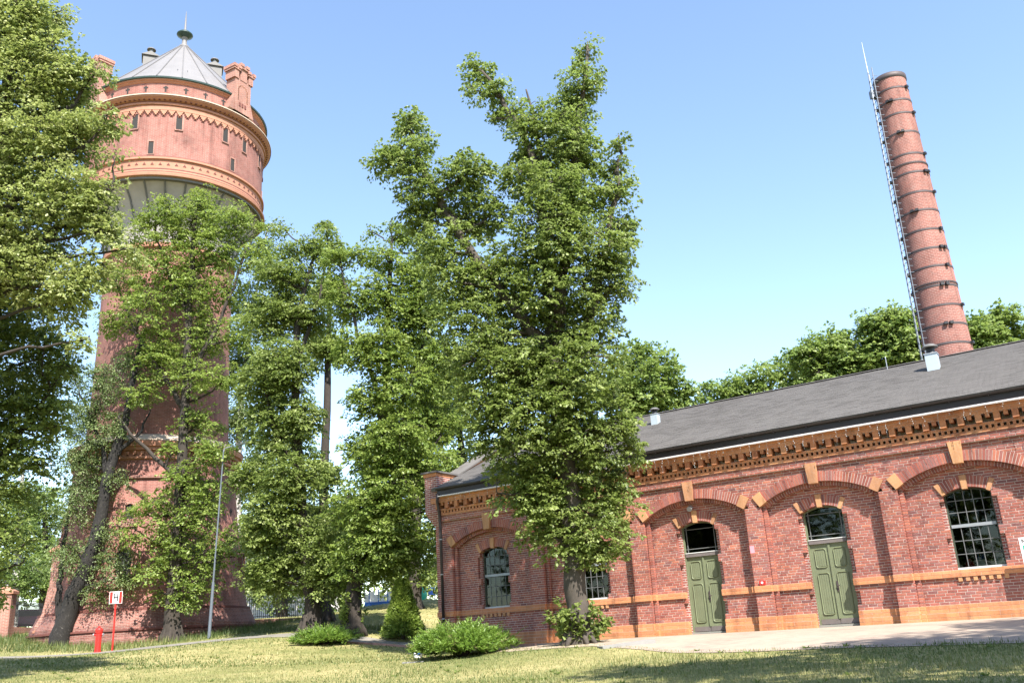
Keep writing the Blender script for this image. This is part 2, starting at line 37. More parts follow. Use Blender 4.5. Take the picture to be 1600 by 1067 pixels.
# ---------------------------------------------------------------- helpers
def tag(o, label=None, cat=None, group=None, kind=None):
    if label: o['label'] = label
    if cat: o['category'] = cat
    if group: o['group'] = group
    if kind: o['kind'] = kind
    return o
def thing(name, label, cat, loc=(0, 0, 0), rz=0, group=None):
    o = bpy.data.objects.new(name, None); C.objects.link(o)
    o.location = loc; o.rotation_euler = (0, 0, rz); o.empty_display_size = .3
    return tag(o, label, cat, group)
class MB:
    def __init__(s): s.v = []; s.f = []; s.t = []; s.uv = {}; s.n = 0
    def add(s, verts, faces, tint=0.5, uvs=None):
        b = s.n
        s.v += [tuple(p) for p in verts]; s.n += len(verts)
        for k, f in enumerate(faces):
            if uvs is not None: s.uv[len(s.f)] = uvs[k]
            s.f.append(tuple(b + i for i in f)); s.t.append(tint)
        return s
    def box(s, a, b, tint=0.5):
        x0, y0, z0 = a; x1, y1, z1 = b
        return s.add([(x0,y0,z0),(x1,y0,z0),(x1,y1,z0),(x0,y1,z0),(x0,y0,z1),(x1,y0,z1),(x1,y1,z1),(x0,y1,z1)],
            [(0,3,2,1),(4,5,6,7),(0,1,5,4),(1,2,6,5),(2,3,7,6),(3,0,4,7)], tint)
    def hexa(s, p, tint=0.5):   # 8 points, bottom loop then top loop
        return s.add(p, [(0,3,2,1),(4,5,6,7),(0,1,5,4),(1,2,6,5),(2,3,7,6),(3,0,4,7)], tint)
    def prism(s, poly, axis, a, b, tint=0.5):   # polygon extruded along an axis ('x','y','z')
        n = len(poly)
        def P3(p, t): return {'x': (t, p[0], p[1]), 'y': (p[0], t, p[1]), 'z': (p[0], p[1], t)}[axis]
        return s.add([P3(p, a) for p in poly] + [P3(p, b) for p in poly],
            [tuple(range(n))[::-1], tuple(range(n, 2 * n))] + [(i, (i + 1) % n, n + (i + 1) % n, n + i) for i in range(n)], tint)
    def tube(s, pts, radii, k=8, tint=0.5, cap=True):
        pts = [Vector(p) for p in pts]; ring = []; n = len(pts)
        if not hasattr(radii, '__len__'): radii = [radii] * n
        vs_, fs, uvs = [], [], []; L = 0
        ref = None
        for i, p in enumerate(pts):
            d = (pts[min(i + 1, n - 1)] - pts[max(i - 1, 0)]).normalized()
            if ref is None: ref = Vector((1, 0, 0)) if abs(d.x) < .8 else Vector((0, 1, 0))
            a = (ref - d * ref.dot(d)).normalized(); b_ = d.cross(a); ref = a
            for j in range(k):
                t = 2 * PI * j / k
                vs_.append(p + (a * math.cos(t) + b_ * math.sin(t)) * radii[i])
        for i in range(n - 1):
            for j in range(k):
                j2 = (j + 1) % k
                fs.append((i * k + j, i * k + j2, (i + 1) * k + j2, (i + 1) * k + j))
        if cap: fs.append(tuple(range(k))[::-1]); fs.append(tuple((n - 1) * k + j for j in range(k)))
        return s.add(vs_, fs, tint)
    def lathe(s, prof, seg=64, c=(0, 0), a0=0, a1=2 * PI, tint=0.5):
        full = abs(a1 - a0 - 2 * PI) < 1e-6; m = seg if full else seg + 1
        vs_, fs, uvs = [], [], []; d = 0; ds = [0]
        for i in range(1, len(prof)):
            d += math.hypot(prof[i][0] - prof[i-1][0], prof[i][1] - prof[i-1][1]); ds.append(d)
        for (r, z) in prof:
            for j in range(m):
                t = a0 + (a1 - a0) * j / seg
                vs_.append((c[0] + r * math.cos(t), c[1] + r * math.sin(t), z))
        rm = max(p[0] for p in prof)
        for i in range(len(prof) - 1):
            for j in range(seg):
                j2 = (j + 1) % m if full else j + 1
                fs.append((i * m + j, i * m + j2, (i + 1) * m + j2, (i + 1) * m + j))
                u0, u1 = (a1 - a0) * j / seg * rm, (a1 - a0) * (j + 1) / seg * rm
                uvs.append(((u0, ds[i]), (u1, ds[i]), (u1, ds[i + 1]), (u0, ds[i + 1])))
        return s.add(vs_, fs, tint, uvs)
    def mesh(s, name, m, smooth=False):
        me = bpy.data.meshes.new(name); me.from_pydata(s.v, [], s.f)
        at = me.attributes.new('tint', 'FLOAT', 'FACE'); at.data.foreach_set('value', np.array(s.t, np.float32))
        if s.uv:
            uvl = me.uv_layers.new(name='UVMap'); arr = np.zeros((len(me.loops), 2), np.float32)
            for pi, uv in s.uv.items():
                st = me.polygons[pi].loop_start; arr[st:st + len(uv)] = uv
            uvl.data.foreach_set('uv', arr.ravel())
        if smooth: me.polygons.foreach_set('use_smooth', np.ones(len(me.polygons), bool))
        me.materials.append(m); me.update()
        return me
    def build(s, name, m, parent=None, smooth=False, kind=None, loc=None, rot=None):
        return link(name, s.mesh(name, m, smooth), parent, kind, loc, rot)
def link(name, me, parent=None, kind=None, loc=None, rot=None):
    o = bpy.data.objects.new(name, me); C.objects.link(o)
    if parent is not None: o.parent = parent
    if kind: o['kind'] = kind
    if loc is not None: o.location = loc
    if rot is not None: o.rotation_euler = rot
    return o
def poly_mesh(name, V, Fc, tint, m, nside, smooth=False):   # V (n,3), Fc (m,nside) arrays
    me = bpy.data.meshes.new(name)
    me.vertices.add(len(V)); me.vertices.foreach_set('co', np.ascontiguousarray(V, np.float32).ravel())
    nf = len(Fc); me.loops.add(nf * nside); me.loops.foreach_set('vertex_index', np.ascontiguousarray(Fc, np.int32).ravel())
    me.polygons.add(nf); me.polygons.foreach_set('loop_start', np.arange(nf, dtype=np.int32) * nside)
    try: me.polygons.foreach_set('loop_total', np.full(nf, nside, np.int32))
    except Exception: pass
    me.update(calc_edges=True)
    at = me.attributes.new('tint', 'FLOAT', 'FACE'); at.data.foreach_set('value', np.ascontiguousarray(tint, np.float32))
    if smooth: me.polygons.foreach_set('use_smooth', np.ones(nf, bool))
    me.materials.append(m)
    return me

# ---------------------------------------------------------------- materials
def new_mat(name):
    m = bpy.data.materials.new(name); m.use_nodes = True
    n = m.node_tree; b = n.nodes['Principled BSDF']
    return m, n, b
def N(n, t, **kw):
    x = n.nodes.new(t)
    for k, v in kw.items(): setattr(x, k, v)
    return x
def ramp(n, stops, fac=None):
    r = n.nodes.new('ShaderNodeValToRGB'); e = r.color_ramp.elements
    e[0].position = stops[0][0]; e[0].color = (*stops[0][1], 1); e[1].position = stops[-1][0]; e[1].color = (*stops[-1][1], 1)
    for p, c in stops[1:-1]:
        q = e.new(p); q.color = (*c, 1)
    if fac is not None: n.links.new(fac, r.inputs[0])
    return r
def noise(n, scale, detail=4, rough=.6, coord='Object', dist=0):
    tc = N(n, 'ShaderNodeTexCoord'); x = N(n, 'ShaderNodeTexNoise')
    x.inputs['Scale'].default_value = scale; x.inputs['Detail'].default_value = detail; x.inputs['Roughness'].default_value = rough
    x.inputs['Distortion'].default_value = dist
    n.links.new(tc.outputs[coord], x.inputs['Vector'])
    return x.outputs['Fac']
def bump(n, b, h, strength=.3, dist=.01):
    x = N(n, 'ShaderNodeBump'); x.inputs['Strength'].default_value = strength; x.inputs['Distance'].default_value = dist
    n.links.new(h, x.inputs['Height']); n.links.new(x.outputs[0], b.inputs['Normal'])
def streaks(n, c, amt):
    tc = N(n, 'ShaderNodeTexCoord'); mp = N(n, 'ShaderNodeMapping'); mp.inputs['Scale'].default_value = (2.6, 2.6, .22)
    geo = N(n, 'ShaderNodeNewGeometry'); n.links.new(geo.outputs['Position'], mp.inputs[0])
    x = N(n, 'ShaderNodeTexNoise'); x.inputs['Scale'].default_value = 1; x.inputs['Detail'].default_value = 6; x.inputs['Roughness'].default_value = .7
    n.links.new(mp.outputs[0], x.inputs['Vector'])
    f = ramp(n, [(.5, (0, 0, 0)), (.72, (amt, amt, amt))], x.outputs['Fac']).outputs[0]
    return mixc(n, c, mixc(n, c, (.42, .38, .38), 1.0, 'MULTIPLY'), f)
def mixc(n, a, b_, fac, blend='MIX'):
    x = N(n, 'ShaderNodeMix', data_type='RGBA', blend_type=blend)
    for s, v in ((x.inputs[6], a), (x.inputs[7], b_)):
        if isinstance(v, tuple): s.default_value = (*v, 1)
        else: n.links.new(v, s)
    if isinstance(fac, (int, float)): x.inputs[0].default_value = fac
    else: n.links.new(fac, x.inputs[0])
    return x.outputs[2]
def math_(n, op, a, b_=None):
    x = N(n, 'ShaderNodeMath', operation=op)
    for i, v in enumerate((a, b_)):
        if v is None: continue
        if isinstance(v, (int, float)): x.inputs[i].default_value = v
        else: n.links.new(v, x.inputs[i])
    return x.outputs[0]
def mat_plain(name, col, rough=.7, metal=0, var=.25, scale=6, bmp=.15, spec=.4):
    m, n, b = new_mat(name)
    f = noise(n, scale, 5)
    c = mixc(n, tuple(x * (1 - var) for x in col), tuple(min(1, x * (1 + var)) for x in col), f)
    n.links.new(c, b.inputs['Base Color']); b.inputs['Roughness'].default_value = rough; b.inputs['Metallic'].default_value = metal
    b.inputs['Specular IOR Level'].default_value = spec
    if bmp: bump(n, b, noise(n, scale * 8, 3), bmp, .01)
    return m
def mat_piece(name, stops, rough=.8, wear=.25, spec=.3, blot=.5, bm=.35):      # bricks, blocks, shingles: a colour per piece, grain on top
    m, n, b = new_mat(name)
    a = N(n, 'ShaderNodeAttribute', attribute_name='tint'); oi = N(n, 'ShaderNodeObjectInfo')
    s = math_(n, 'FRACT', math_(n, 'ADD', a.outputs['Fac'], oi.outputs['Random']))
    r = ramp(n, stops, s)
    f = noise(n, 22, 6, .7)
    c = mixc(n, r.outputs[0], (.55, .5, .45), math_(n, 'MULTIPLY', math_(n, 'POWER', f, 3.0), wear * 2))
    f2 = noise(n, .7, 4)
    c = mixc(n, c, mixc(n, c, (.45, .42, .42), blot, 'MULTIPLY'), ramp(n, [(.45, (0, 0, 0)), (.75, (1, 1, 1))], f2).outputs[0])
    c = streaks(n, c, .8 if blot > .3 else .25)
    n.links.new(c, b.inputs['Base Color']); b.inputs['Roughness'].default_value = rough; b.inputs['Specular IOR Level'].default_value = spec
    bump(n, b, noise(n, 90, 4), bm, .004)
    return m
def mat_bricktex(name, c1, c2, mortar, bw=.26, rh=.077, ms=.011, uv=True, dark=.5):
    m, n, b = new_mat(name)
    t = N(n, 'ShaderNodeTexBrick'); tc = N(n, 'ShaderNodeTexCoord')
    t.inputs['Scale'].default_value = 1; t.inputs['Brick Width'].default_value = bw; t.inputs['Row Height'].default_value = rh
    t.inputs['Mortar Size'].default_value = ms; t.inputs['Mortar Smooth'].default_value = .1; t.inputs['Bias'].default_value = 0
    t.inputs['Color1'].default_value = (*c1, 1); t.inputs['Color2'].default_value = (*c2, 1); t.inputs['Mortar'].default_value = (*mortar, 1)
    if uv: n.links.new(tc.outputs['UV'], t.inputs['Vector'])
    else:
        sx = N(n, 'ShaderNodeSeparateXYZ'); cx = N(n, 'ShaderNodeCombineXYZ')
        n.links.new(tc.outputs['Object'], sx.inputs[0])
        n.links.new(math_(n, 'ADD', sx.outputs[0], sx.outputs[1]), cx.inputs[0]); n.links.new(sx.outputs[2], cx.inputs[1])
        n.links.new(cx.outputs[0], t.inputs['Vector'])
    f = noise(n, .45, 6, .65); f2 = noise(n, 3.5, 5, .7)
    c = mixc(n, t.outputs['Color'], mixc(n, t.outputs['Color'], (dark, dark * .95, dark * .95), 1.0, 'MULTIPLY'), ramp(n, [(.42, (0, 0, 0)), (.72, (1, 1, 1))], f).outputs[0])
    c = mixc(n, c, (.42, .3, .26), math_(n, 'MULTIPLY', math_(n, 'POWER', f2, 2.5), .55))
    c = streaks(n, c, .7)
    n.links.new(c, b.inputs['Base Color']); b.inputs['Roughness'].default_value = .85; b.inputs['Specular IOR Level'].default_value = .25
    bump(n, b, t.outputs['Fac'], -.5, .012)
    return m
def mat_leaf(name, stops, trans=.35, tcol=(.25, .38, .05), rough=.45):
    m, n, b = new_mat(name)
    a = N(n, 'ShaderNodeAttribute', attribute_name='tint')
    r = ramp(n, stops, a.outputs['Fac'])
    f = noise(n, .9, 3)
    c = mixc(n, r.outputs[0], mixc(n, r.outputs[0], (.6, .75, .5), 1.0, 'MULTIPLY'), f)
    n.links.new(c, b.inputs['Base Color']); b.inputs['Roughness'].default_value = rough; b.inputs['Specular IOR Level'].default_value = .45
    t = N(n, 'ShaderNodeBsdfTranslucent'); n.links.new(mixc(n, c, tcol, .5), t.inputs['Color'])
    x = N(n, 'ShaderNodeMixShader'); x.inputs[0].default_value = trans
    n.links.new(b.outputs[0], x.inputs[1]); n.links.new(t.outputs[0], x.inputs[2])
    n.links.new(x.outputs[0], n.nodes['Material Output'].inputs['Surface'])
    return m
M = {}
M['brick'] = mat_piece('red_brick', [(0, (.20, .045, .035)), (.18, (.30, .075, .05)), (.38, (.34, .10, .07)), (.55, (.25, .085, .075)), (.7, (.33, .10, .065)), (.85, (.42, .13, .075)), (1, (.16, .05, .05))])
M['arch_brick'] = mat_piece('arch_brick_red', [(0, (.22, .045, .035)), (.5, (.30, .07, .05)), (1, (.34, .10, .065))])
M['orange'] = mat_piece('orange_brick', [(0, (.50, .19, .07)), (.4, (.56, .22, .08)), (.7, (.46, .16, .06)), (1, (.58, .26, .11))], wear=.35)
M['yellow'] = mat_piece('yellow_terracotta', [(0, (.47, .215, .08)), (.5, (.52, .25, .095)), (1, (.41, .175, .07))], wear=.5)
M['mortar'] = mat_plain('lime_mortar', (.52, .45, .40), .95, var=.2, scale=8, bmp=.4)
M['hallbrick'] = mat_bricktex('hall_brick_wall', (.32, .08, .055), (.23, .065, .055), (.5, .44, .4), uv=False, dark=.6)
M['towerbrick'] = mat_bricktex('tower_brick', (.30, .095, .075), (.215, .068, .055), (.32, .19, .155), ms=.012)
M['lowbrick'] = mat_bricktex('tower_base_brick', (.25, .072, .052), (.165, .05, .045), (.30, .2, .165), ms=.012)
M['chimbrick'] = mat_bricktex('chimney_brick', (.27, .075, .055), (.18, .055, .045), (.34, .2, .165), ms=.014, dark=.6)
M['turretbrick'] = mat_bricktex('turret_brick', (.35, .13, .09), (.26, .095, .07), (.40, .29, .24), uv=False)
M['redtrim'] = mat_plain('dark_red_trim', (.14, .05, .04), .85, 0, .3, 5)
M['sandstone'] = mat_plain('orange_terracotta', (.36, .17, .11), .85, var=.25, scale=3)
M['cream'] = mat_plain('cream_ledge', (.5, .39, .3), .85, var=.2, scale=3)
M['shingle'] = mat_piece('grey_shingle', [(0, (.118, .111, .106)), (.5, (.130, .122, .117)), (1, (.142, .133, .127))], rough=.95, wear=.08, spec=.15, blot=.25, bm=.12)
M['zinc'] = mat_plain('grey_metal_roof', (.165, .158, .158), .6, 0, .18, 1.2, .05, .4)
M['bell'] = mat_plain('weathered_steel', (.31, .28, .265), .7, 0, .35, 1.0, .1)
M['seam'] = mat_plain('dark_steel_seam', (.12, .115, .11), .6, 0, .2, 3, .05)
M['green_metal'] = mat_plain('dark_green_gutter', (.025, .05, .045), .45, 0, .2, 4, 0)
M['gutter'] = mat_plain('dark_brown_gutter', (.028, .022, .022), .45, 0, .2, 4, 0)
M['flash'] = mat_plain('white_flashing', (.75, .72, .72), .4, 0, .08, 4, 0)
M['black'] = mat_plain('black_iron', (.02, .02, .022), .5, 0, .2, 8, 0)
M['band'] = mat_plain('rusty_dark_band', (.07, .055, .055), .6, .2, .3, 4, .05)
M['galv'] = mat_plain('galvanised_steel', (.33, .35, .37), .45, .4, .12, 5, .03)
M['steel'] = mat_plain('blue_grey_steel', (.13, .15, .18), .5, .2, .15, 5, 0)
M['ventbox'] = mat_plain('pale_sheet_metal', (.46, .52, .56), .4, .3, .08, 3, .02)
M['door'] = mat_plain('olive_green_paint', (.15, .17, .10), .55, 0, .28, 2.2, .15)
M['doordark'] = mat_plain('worn_kick_plate', (.14, .12, .115), .6, 0, .25, 5, .1)
M['frame'] = mat_plain('dark_green_frame', (.05, .065, .045), .5, 0, .15, 4, .03)
M['whiteframe'] = mat_plain('pale_grey_bar', (.55, .56, .55), .5, 0, .1, 4, .03)
M['bar'] = mat_plain('grey_glazing_bar', (.13, .135, .135), .6, 0, .1, 4, .02)
M['dark'] = mat_plain('dark_interior', (.03, .028, .027), .9, 0, .2, 2, 0)
M['red'] = mat_plain('red_paint', (.55, .025, .02), .4, 0, .1, 6, .03)
M['white'] = mat_plain('white_paint', (.8, .8, .8), .5, 0, .04, 5, .0)
M['pink'] = mat_plain('pink_paper', (.75, .28, .33), .8, 0, .1, 5, 0)
M['blue'] = mat_plain('blue_plastic', (.05, .16, .5), .45, 0, .1, 5, 0)
M['teal'] = mat_plain('green_plastic', (.03, .38, .25), .45, 0, .1, 5, 0)
M['magenta'] = mat_plain('plum_car_paint', (.16, .03, .1), .3, 0, .1, 5, 0, .6)
M['house'] = mat_plain('pale_render', (.68, .64, .62), .9, 0, .08, 1, .05)
M['rubber'] = mat_plain('black_rubber', (.02, .02, .02), .8, 0, .1, 5, 0)
M['skin'] = mat_plain('skin', (.5, .3, .22), .6, 0, .05, 5, 0)
M['concrete'] = mat_plain('grey_concrete', (.23, .222, .21), .9, 0, .2, 4, .2)
M['kerb'] = mat_plain('reddish_kerb', (.36, .2, .16), .9, 0, .25, 4, .2)
M['bark'] = mat_plain('dark_bark', (.042, .034, .028), .95, 0, .55, 5, .9)
M['bark_grey'] = mat_plain('grey_bark', (.07, .058, .048), .95, 0, .5, 5, .9)
M['ply'] = mat_plain('pale_board', (.6, .46, .27), .7, 0, .15, 4, .02)
m, n, b = new_mat('birch_bark')
f = noise(n, 4, 5, .7, dist=1.2); r = ramp(n, [(.42, (.03, .028, .026)), (.52, (.45, .42, .39)), (1, (.62, .6, .57))], f)
n.links.new(r.outputs[0], b.inputs['Base Color']); b.inputs['Roughness'].default_value = .8; M['birch'] = m
m, n, b = new_mat('birch_bark_rough')
f = noise(n, 6, 6, .75, dist=1.5); r = ramp(n, [(.5, (.013, .011, .010)), (.62, (.03, .026, .023)), (.74, (.22, .21, .195))], f)
n.links.new(r.outputs[0], b.inputs['Base Color']); b.inputs['Roughness'].default_value = .9; bump(n, b, f, .8, .03); M['birch_rough'] = m
m, n, b = new_mat('window_glass')
b.inputs['Base Color'].default_value = (.01, .012, .012, 1); b.inputs['Roughness'].default_value = .03
g = N(n, 'ShaderNodeBsdfGlossy'); g.inputs['Roughness'].default_value = .02; g.inputs['Color'].default_value = (.6, .63, .63, 1)
tr = N(n, 'ShaderNodeBsdfTransparent'); tr.inputs['Color'].default_value = (.55, .6, .58, 1)
fr = N(n, 'ShaderNodeFresnel'); fr.inputs['IOR'].default_value = 1.5
bump(n, g, noise(n, 1.2, 2), .05, .02)
x = N(n, 'ShaderNodeMixShader'); n.links.new(math_(n, 'ADD', fr.outputs[0], .0), x.inputs[0]); n.links.new(tr.outputs[0], x.inputs[1]); n.links.new(g.outputs[0], x.inputs[2])
n.links.new(x.outputs[0], n.nodes['Material Output'].inputs['Surface']); M['glass'] = m
L1 = [(0, (.065, .092, .026)), (.35, (.165, .20, .055)), (.7, (.275, .315, .095)), (.9, (.36, .39, .15)), (1, (.44, .46, .21))]
M['leaf'] = mat_leaf('linden_leaf', L1, .45, (.34, .46, .10))
M['leaf_light'] = mat_leaf('blossoming_linden_leaf', [(0, (.10, .135, .037)), (.35, (.21, .25, .075)), (.65, (.345, .37, .135)), (.85, (.47, .475, .22)), (1, (.58, .56, .31))], .45, (.42, .48, .13))
M['leaf_yel'] = mat_leaf('young_linden_leaf', [(0, (.08, .125, .028)), (.4, (.185, .245, .055)), (.75, (.295, .35, .09)), (1, (.42, .45, .17))], .46, (.40, .5, .10))
M['leaf_birch'] = mat_leaf('birch_leaf', [(0, (0.073, 0.108, 0.039)), (.5, (0.148, 0.187, 0.068)), (.9, (0.252, 0.287, 0.122)), (1, (0.415, 0.431, 0.245))], .35)
M['leaf_dark'] = mat_leaf('dark_leaf', [(0, (.05, .08, .025)), (.5, (.12, .17, .05)), (1, (.25, .30, .10))], .42, (.3, .42, .09))
M['leaf_far'] = mat_leaf('plane_tree_leaf', [(0, (.09, .135, .035)), (.5, (.20, .26, .07)), (1, (.38, .42, .17))], .45, (.36, .48, .1))
M['needle'] = mat_leaf('pine_needle', [(0, (.03, .05, .02)), (.6, (.075, .10, .035)), (1, (.15, .17, .06))], .2)
M['juniper'] = mat_leaf('juniper_needle', [(0, (.06, .10, .02)), (.45, (.15, .235, .04)), (.85, (.27, .37, .07)), (1, (.24, .2, .1))], .3, (.32, .48, .06))
M['thuja'] = mat_leaf('thuja_needle', [(0, (.045, .08, .018)), (.5, (.14, .20, .035)), (1, (.34, .40, .09))], .35, (.3, .45, .05))
M['grass'] = mat_leaf('grass_blade', [(0, (.075, .105, .028)), (.4, (.14, .165, .05)), (.7, (.265, .25, .105)), (1, (.41, .35, .18))], .3, (.28, .34, .1), .6)

# ---------------------------------------------------------------- terrain height field
TP = np.array(D['terrain'])
def _tps_fit(P, lam=.6):
    S = 20.0; X = P[:, :2] / S; n_ = len(X)
    r2 = ((X[:, None] - X[None]) ** 2).sum(-1); K = np.where(r2 > 0, .5 * r2 * np.log(r2 + 1e-12), 0)
    A = np.zeros((n_ + 3, n_ + 3)); A[:n_, :n_] = K + lam * 1e-2 * np.eye(n_); A[:n_, n_] = 1; A[:n_, n_+1:] = X; A[n_:, :n_] = A[:n_, n_:].T
    return X, np.linalg.solve(A, np.r_[P[:, 2], 0, 0, 0]), S
_TX, _TW, _TS = _tps_fit(TP)
def height(x, y):
    x = np.clip(np.asarray(x, float), -75, 75); y = np.clip(np.asarray(y, float), -25, 108)
    sh = x.shape; Q = np.c_[x.ravel(), y.ravel()] / _TS; out = np.zeros(len(Q))
    for i in range(0, len(Q), 20000):
        q = Q[i:i+20000]; r2 = ((q[:, None] - _TX[None]) ** 2).sum(-1)
        out[i:i+20000] = (.5 * r2 * np.log(r2 + 1e-12)) @ _TW[:-3] + _TW[-3] + q @ _TW[-2:]
    return out.reshape(sh)
def h1(x, y): return float(height(np.array([x]), np.array([y]))[0])
gx = np.unique(np.r_[np.linspace(-700, -80, 12), np.linspace(-80, -32, 33), np.linspace(-32, 32, 129), np.linspace(32, 80, 33), np.linspace(80, 700, 12)])
gy = np.unique(np.r_[np.linspace(-300, -25, 8), np.linspace(-25, 6, 20), np.linspace(6, 66, 121), np.linspace(66, 110, 24), np.linspace(110, 1200, 14)])
GX, GY = np.meshgrid(gx, gy); GZ = height(GX, GY)
nx, ny = len(gx), len(gy); idx = np.arange(nx * ny).reshape(ny, nx)
Fq = np.stack([idx[:-1, :-1], idx[:-1, 1:], idx[1:, 1:], idx[1:, :-1]], -1).reshape(-1, 4)
m, n, b = new_mat('dry_lawn')
fa = noise(n, .22, 6, .65); fb = noise(n, 2.4, 5, .7); fc = noise(n, 14, 4, .7)
c = ramp(n, [(.34, (.115, .14, .042)), (.47, (.22, .21, .08)), (.62, (.40, .335, .16))], math_(n, 'ADD', math_(n, 'MULTIPLY', fa, .7), math_(n, 'MULTIPLY', fb, .3))).outputs[0]
c = mixc(n, c, (.10, .085, .05), ramp(n, [(.5, (0, 0, 0)), (.72, (1, 1, 1))], fc).outputs[0])
n.links.new(c, b.inputs['Base Color']); b.inputs['Roughness'].default_value = .95; b.inputs['Specular IOR Level'].default_value = .1
bump(n, b, fc, .8, .05)
ground = link('ground', poly_mesh('ground', np.c_[GX.ravel(), GY.ravel(), GZ.ravel()], Fq, np.zeros(len(Fq)), m, 4, True)); ground['kind'] = 'structure'
def strip(name, left, right, m, dz, nu=8, sub=6):    # a paved sheet between two polylines, draped on the ground
    def dens(p):
        p = np.array(p, float)[:, :2]; out = []
        for i in range(len(p) - 1):
            for t in np.arange(sub) / sub: out.append(p[i] * (1 - t) + p[i+1] * t)
        out.append(p[-1]); return np.array(out)
    A, B = dens(left), dens(right); t = np.linspace(0, 1, nu + 1)[None, :, None]
    G = A[:, None] * (1 - t) + B[:, None] * t
    Z = height(G[..., 0], G[..., 1]) + dz
    k, l = G.shape[:2]; ix = np.arange(k * l).reshape(k, l)
    f = np.stack([ix[:-1, :-1], ix[:-1, 1:], ix[1:, 1:], ix[1:, :-1]], -1).reshape(-1, 4)
    o = link(name, poly_mesh(name, np.c_[G.reshape(-1, 2), Z.ravel()], f, np.zeros(len(f)), m, 4, True)); o['kind'] = 'structure'
    return o, A, B
# hall frame
HX, HY, HZ, HR = D['hall']
HU = np.array([math.cos(HR), math.sin(HR)]); HN = np.array([math.sin(HR), -math.cos(HR)])    # along the facade, out of the facade
def hp(u, w_): return np.array([HX, HY]) + HU * u + HN * w_
# pavement
m, n, b = new_mat('clinker_paving')
t = N(n, 'ShaderNodeTexBrick'); tc = N(n, 'ShaderNodeTexCoord'); mp = N(n, 'ShaderNodeMapping'); mp.inputs['Rotation'].default_value = (0, 0, -HR)
n.links.new(tc.outputs['Object'], mp.inputs[0]); n.links.new(mp.outputs[0], t.inputs['Vector'])
t.inputs['Scale'].default_value = 1; t.inputs['Brick Width'].default_value = .2; t.inputs['Row Height'].default_value = .1; t.inputs['Mortar Size'].default_value = .006
t.inputs['Color1'].default_value = (.33, .25, .195, 1); t.inputs['Color2'].default_value = (.22, .165, .13, 1); t.inputs['Mortar'].default_value = (.17, .14, .11, 1)
c = mixc(n, t.outputs['Color'], (.36, .29, .22), ramp(n, [(.35, (0, 0, 0)), (.7, (.9, .9, .9))], noise(n, .55, 7, .75)).outputs[0])
c = mixc(n, c, (.12, .10, .08), ramp(n, [(.62, (0, 0, 0)), (.78, (.6, .6, .6))], noise(n, 1.7, 5, .7)).outputs[0])
n.links.new(c, b.inputs['Base Color']); b.inputs['Roughness'].default_value = .9; bump(n, b, t.outputs['Fac'], -.6, .015); M['paving'] = m
us = [-.6, 1.2, 2.4, 4.4, 6.3, 8, 9.8, 14, 19]; ws = [6.0, 6.8, 7.55, 8.2, 8.55, 9.0, 9.35, 9.9, 10.2]
strip('pavement', [hp(a, .12) for a in [-1.6, 0, 1.6, 3.6, 5.5, 7.5, 9.8, 14, 19]], [hp(a, c_) for a, c_ in zip(us, ws)], M['paving'], .012, 14)
m, n, b = new_mat('sandy_soil')
c = ramp(n, [(.35, (.24, .18, .12)), (.6, (.40, .32, .23)), (.8, (.30, .27, .13))], noise(n, 2.2, 6, .7)).outputs[0]
n.links.new(c, b.inputs['Base Color']); b.inputs['Roughness'].default_value = .95; bump(n, b, noise(n, 25, 4), .6, .03); M['soil'] = m
strip('bare_soil', [hp(a, .14) for a in [-7.6, -5, -3, -1.65]], [hp(a, c_) for a, c_ in zip([-4.6, -3.2, -1.8, -.62], [5.2, 6.1, 6.2, 6.0])], M['soil'], .008, 12)
m, n, b = new_mat('worn_path')
c = ramp(n, [(.3, (.12, .11, .09)), (.6, (.21, .19, .16)), (.85, (.17, .155, .095))], noise(n, 1.7, 6, .7)).outputs[0]
n.links.new(c, b.inputs['Base Color']); b.inputs['Roughness'].default_value = .95; bump(n, b, noise(n, 20, 4), .5, .02); M['path'] = m
pc = np.array(D['path'])[:, :2]
tg = np.gradient(pc, axis=0); tg /= np.linalg.norm(tg, axis=1, keepdims=True); nr = np.c_[-tg[:, 1], tg[:, 0]]
_, PA, PB = strip('footpath', pc + nr * 1.0, pc - nr * .9, M['path'], .012, 6)
kb = MB()
for i in range(len(PB) - 1):
    if PB[i][0] < -9 or PB[i][0] > 1: continue
    a, c_ = PB[i], PB[i+1]; d = (c_ - a) / np.linalg.norm(c_ - a); q = np.array([d[1], -d[0]]) * .08
    c_ = c_ - d * .006
    z0, z1 = h1(*a), h1(*c_)
    kb.hexa([(*(a), z0-.1), (*(c_), z1-.1), (*(c_ + q), z1-.1), (*(a + q), z0-.1), (*(a), z0+.07), (*(c_), z1+.07), (*(c_ + q), z1+.07), (*(a + q), z0+.07)])
o = kb.build('path_kerb', M['kerb']); o['kind'] = 'structure'

# ---------------------------------------------------------------- brick hall
hall = thing('brick_hall', 'long single storey red brick hall with arched bays, green doors and grey shingle roof', 'building', (HX, HY, HZ), HR)
BC = [-8.12, -4.06, 0.0, 4.03, 8.05, 12.08, 16.1]           # bay centres
KIND = ['win', 'win', 'door', 'door', 'win', 'win', 'win']
U0, U1 = -10.62, 18.2
HB, SPR, CRN = 1.75, 3.62, 4.14                              # big arch: half width, springing, crown
RISE = CRN - SPR; RB = (HB**2 + RISE**2) / (2 * RISE); CB = CRN - RB
HO, OSPR, OCRN = .61, 3.30, 3.46                             # opening
ORI = OCRN - OSPR; RO = (HO**2 + ORI**2) / (2 * ORI); CO = OCRN - RO
ST = .13                                                     # width of the step
W1, W2, W3 = -.14, -.28, -.39                                # step, panel, rebate planes
DX = -.03
SILL = 1.28
def near_bay(u):
    d = u[:, None] - (np.array(BC)[None] + 0); k = np.abs(d).argmin(1); return d[np.arange(len(u)), k], k
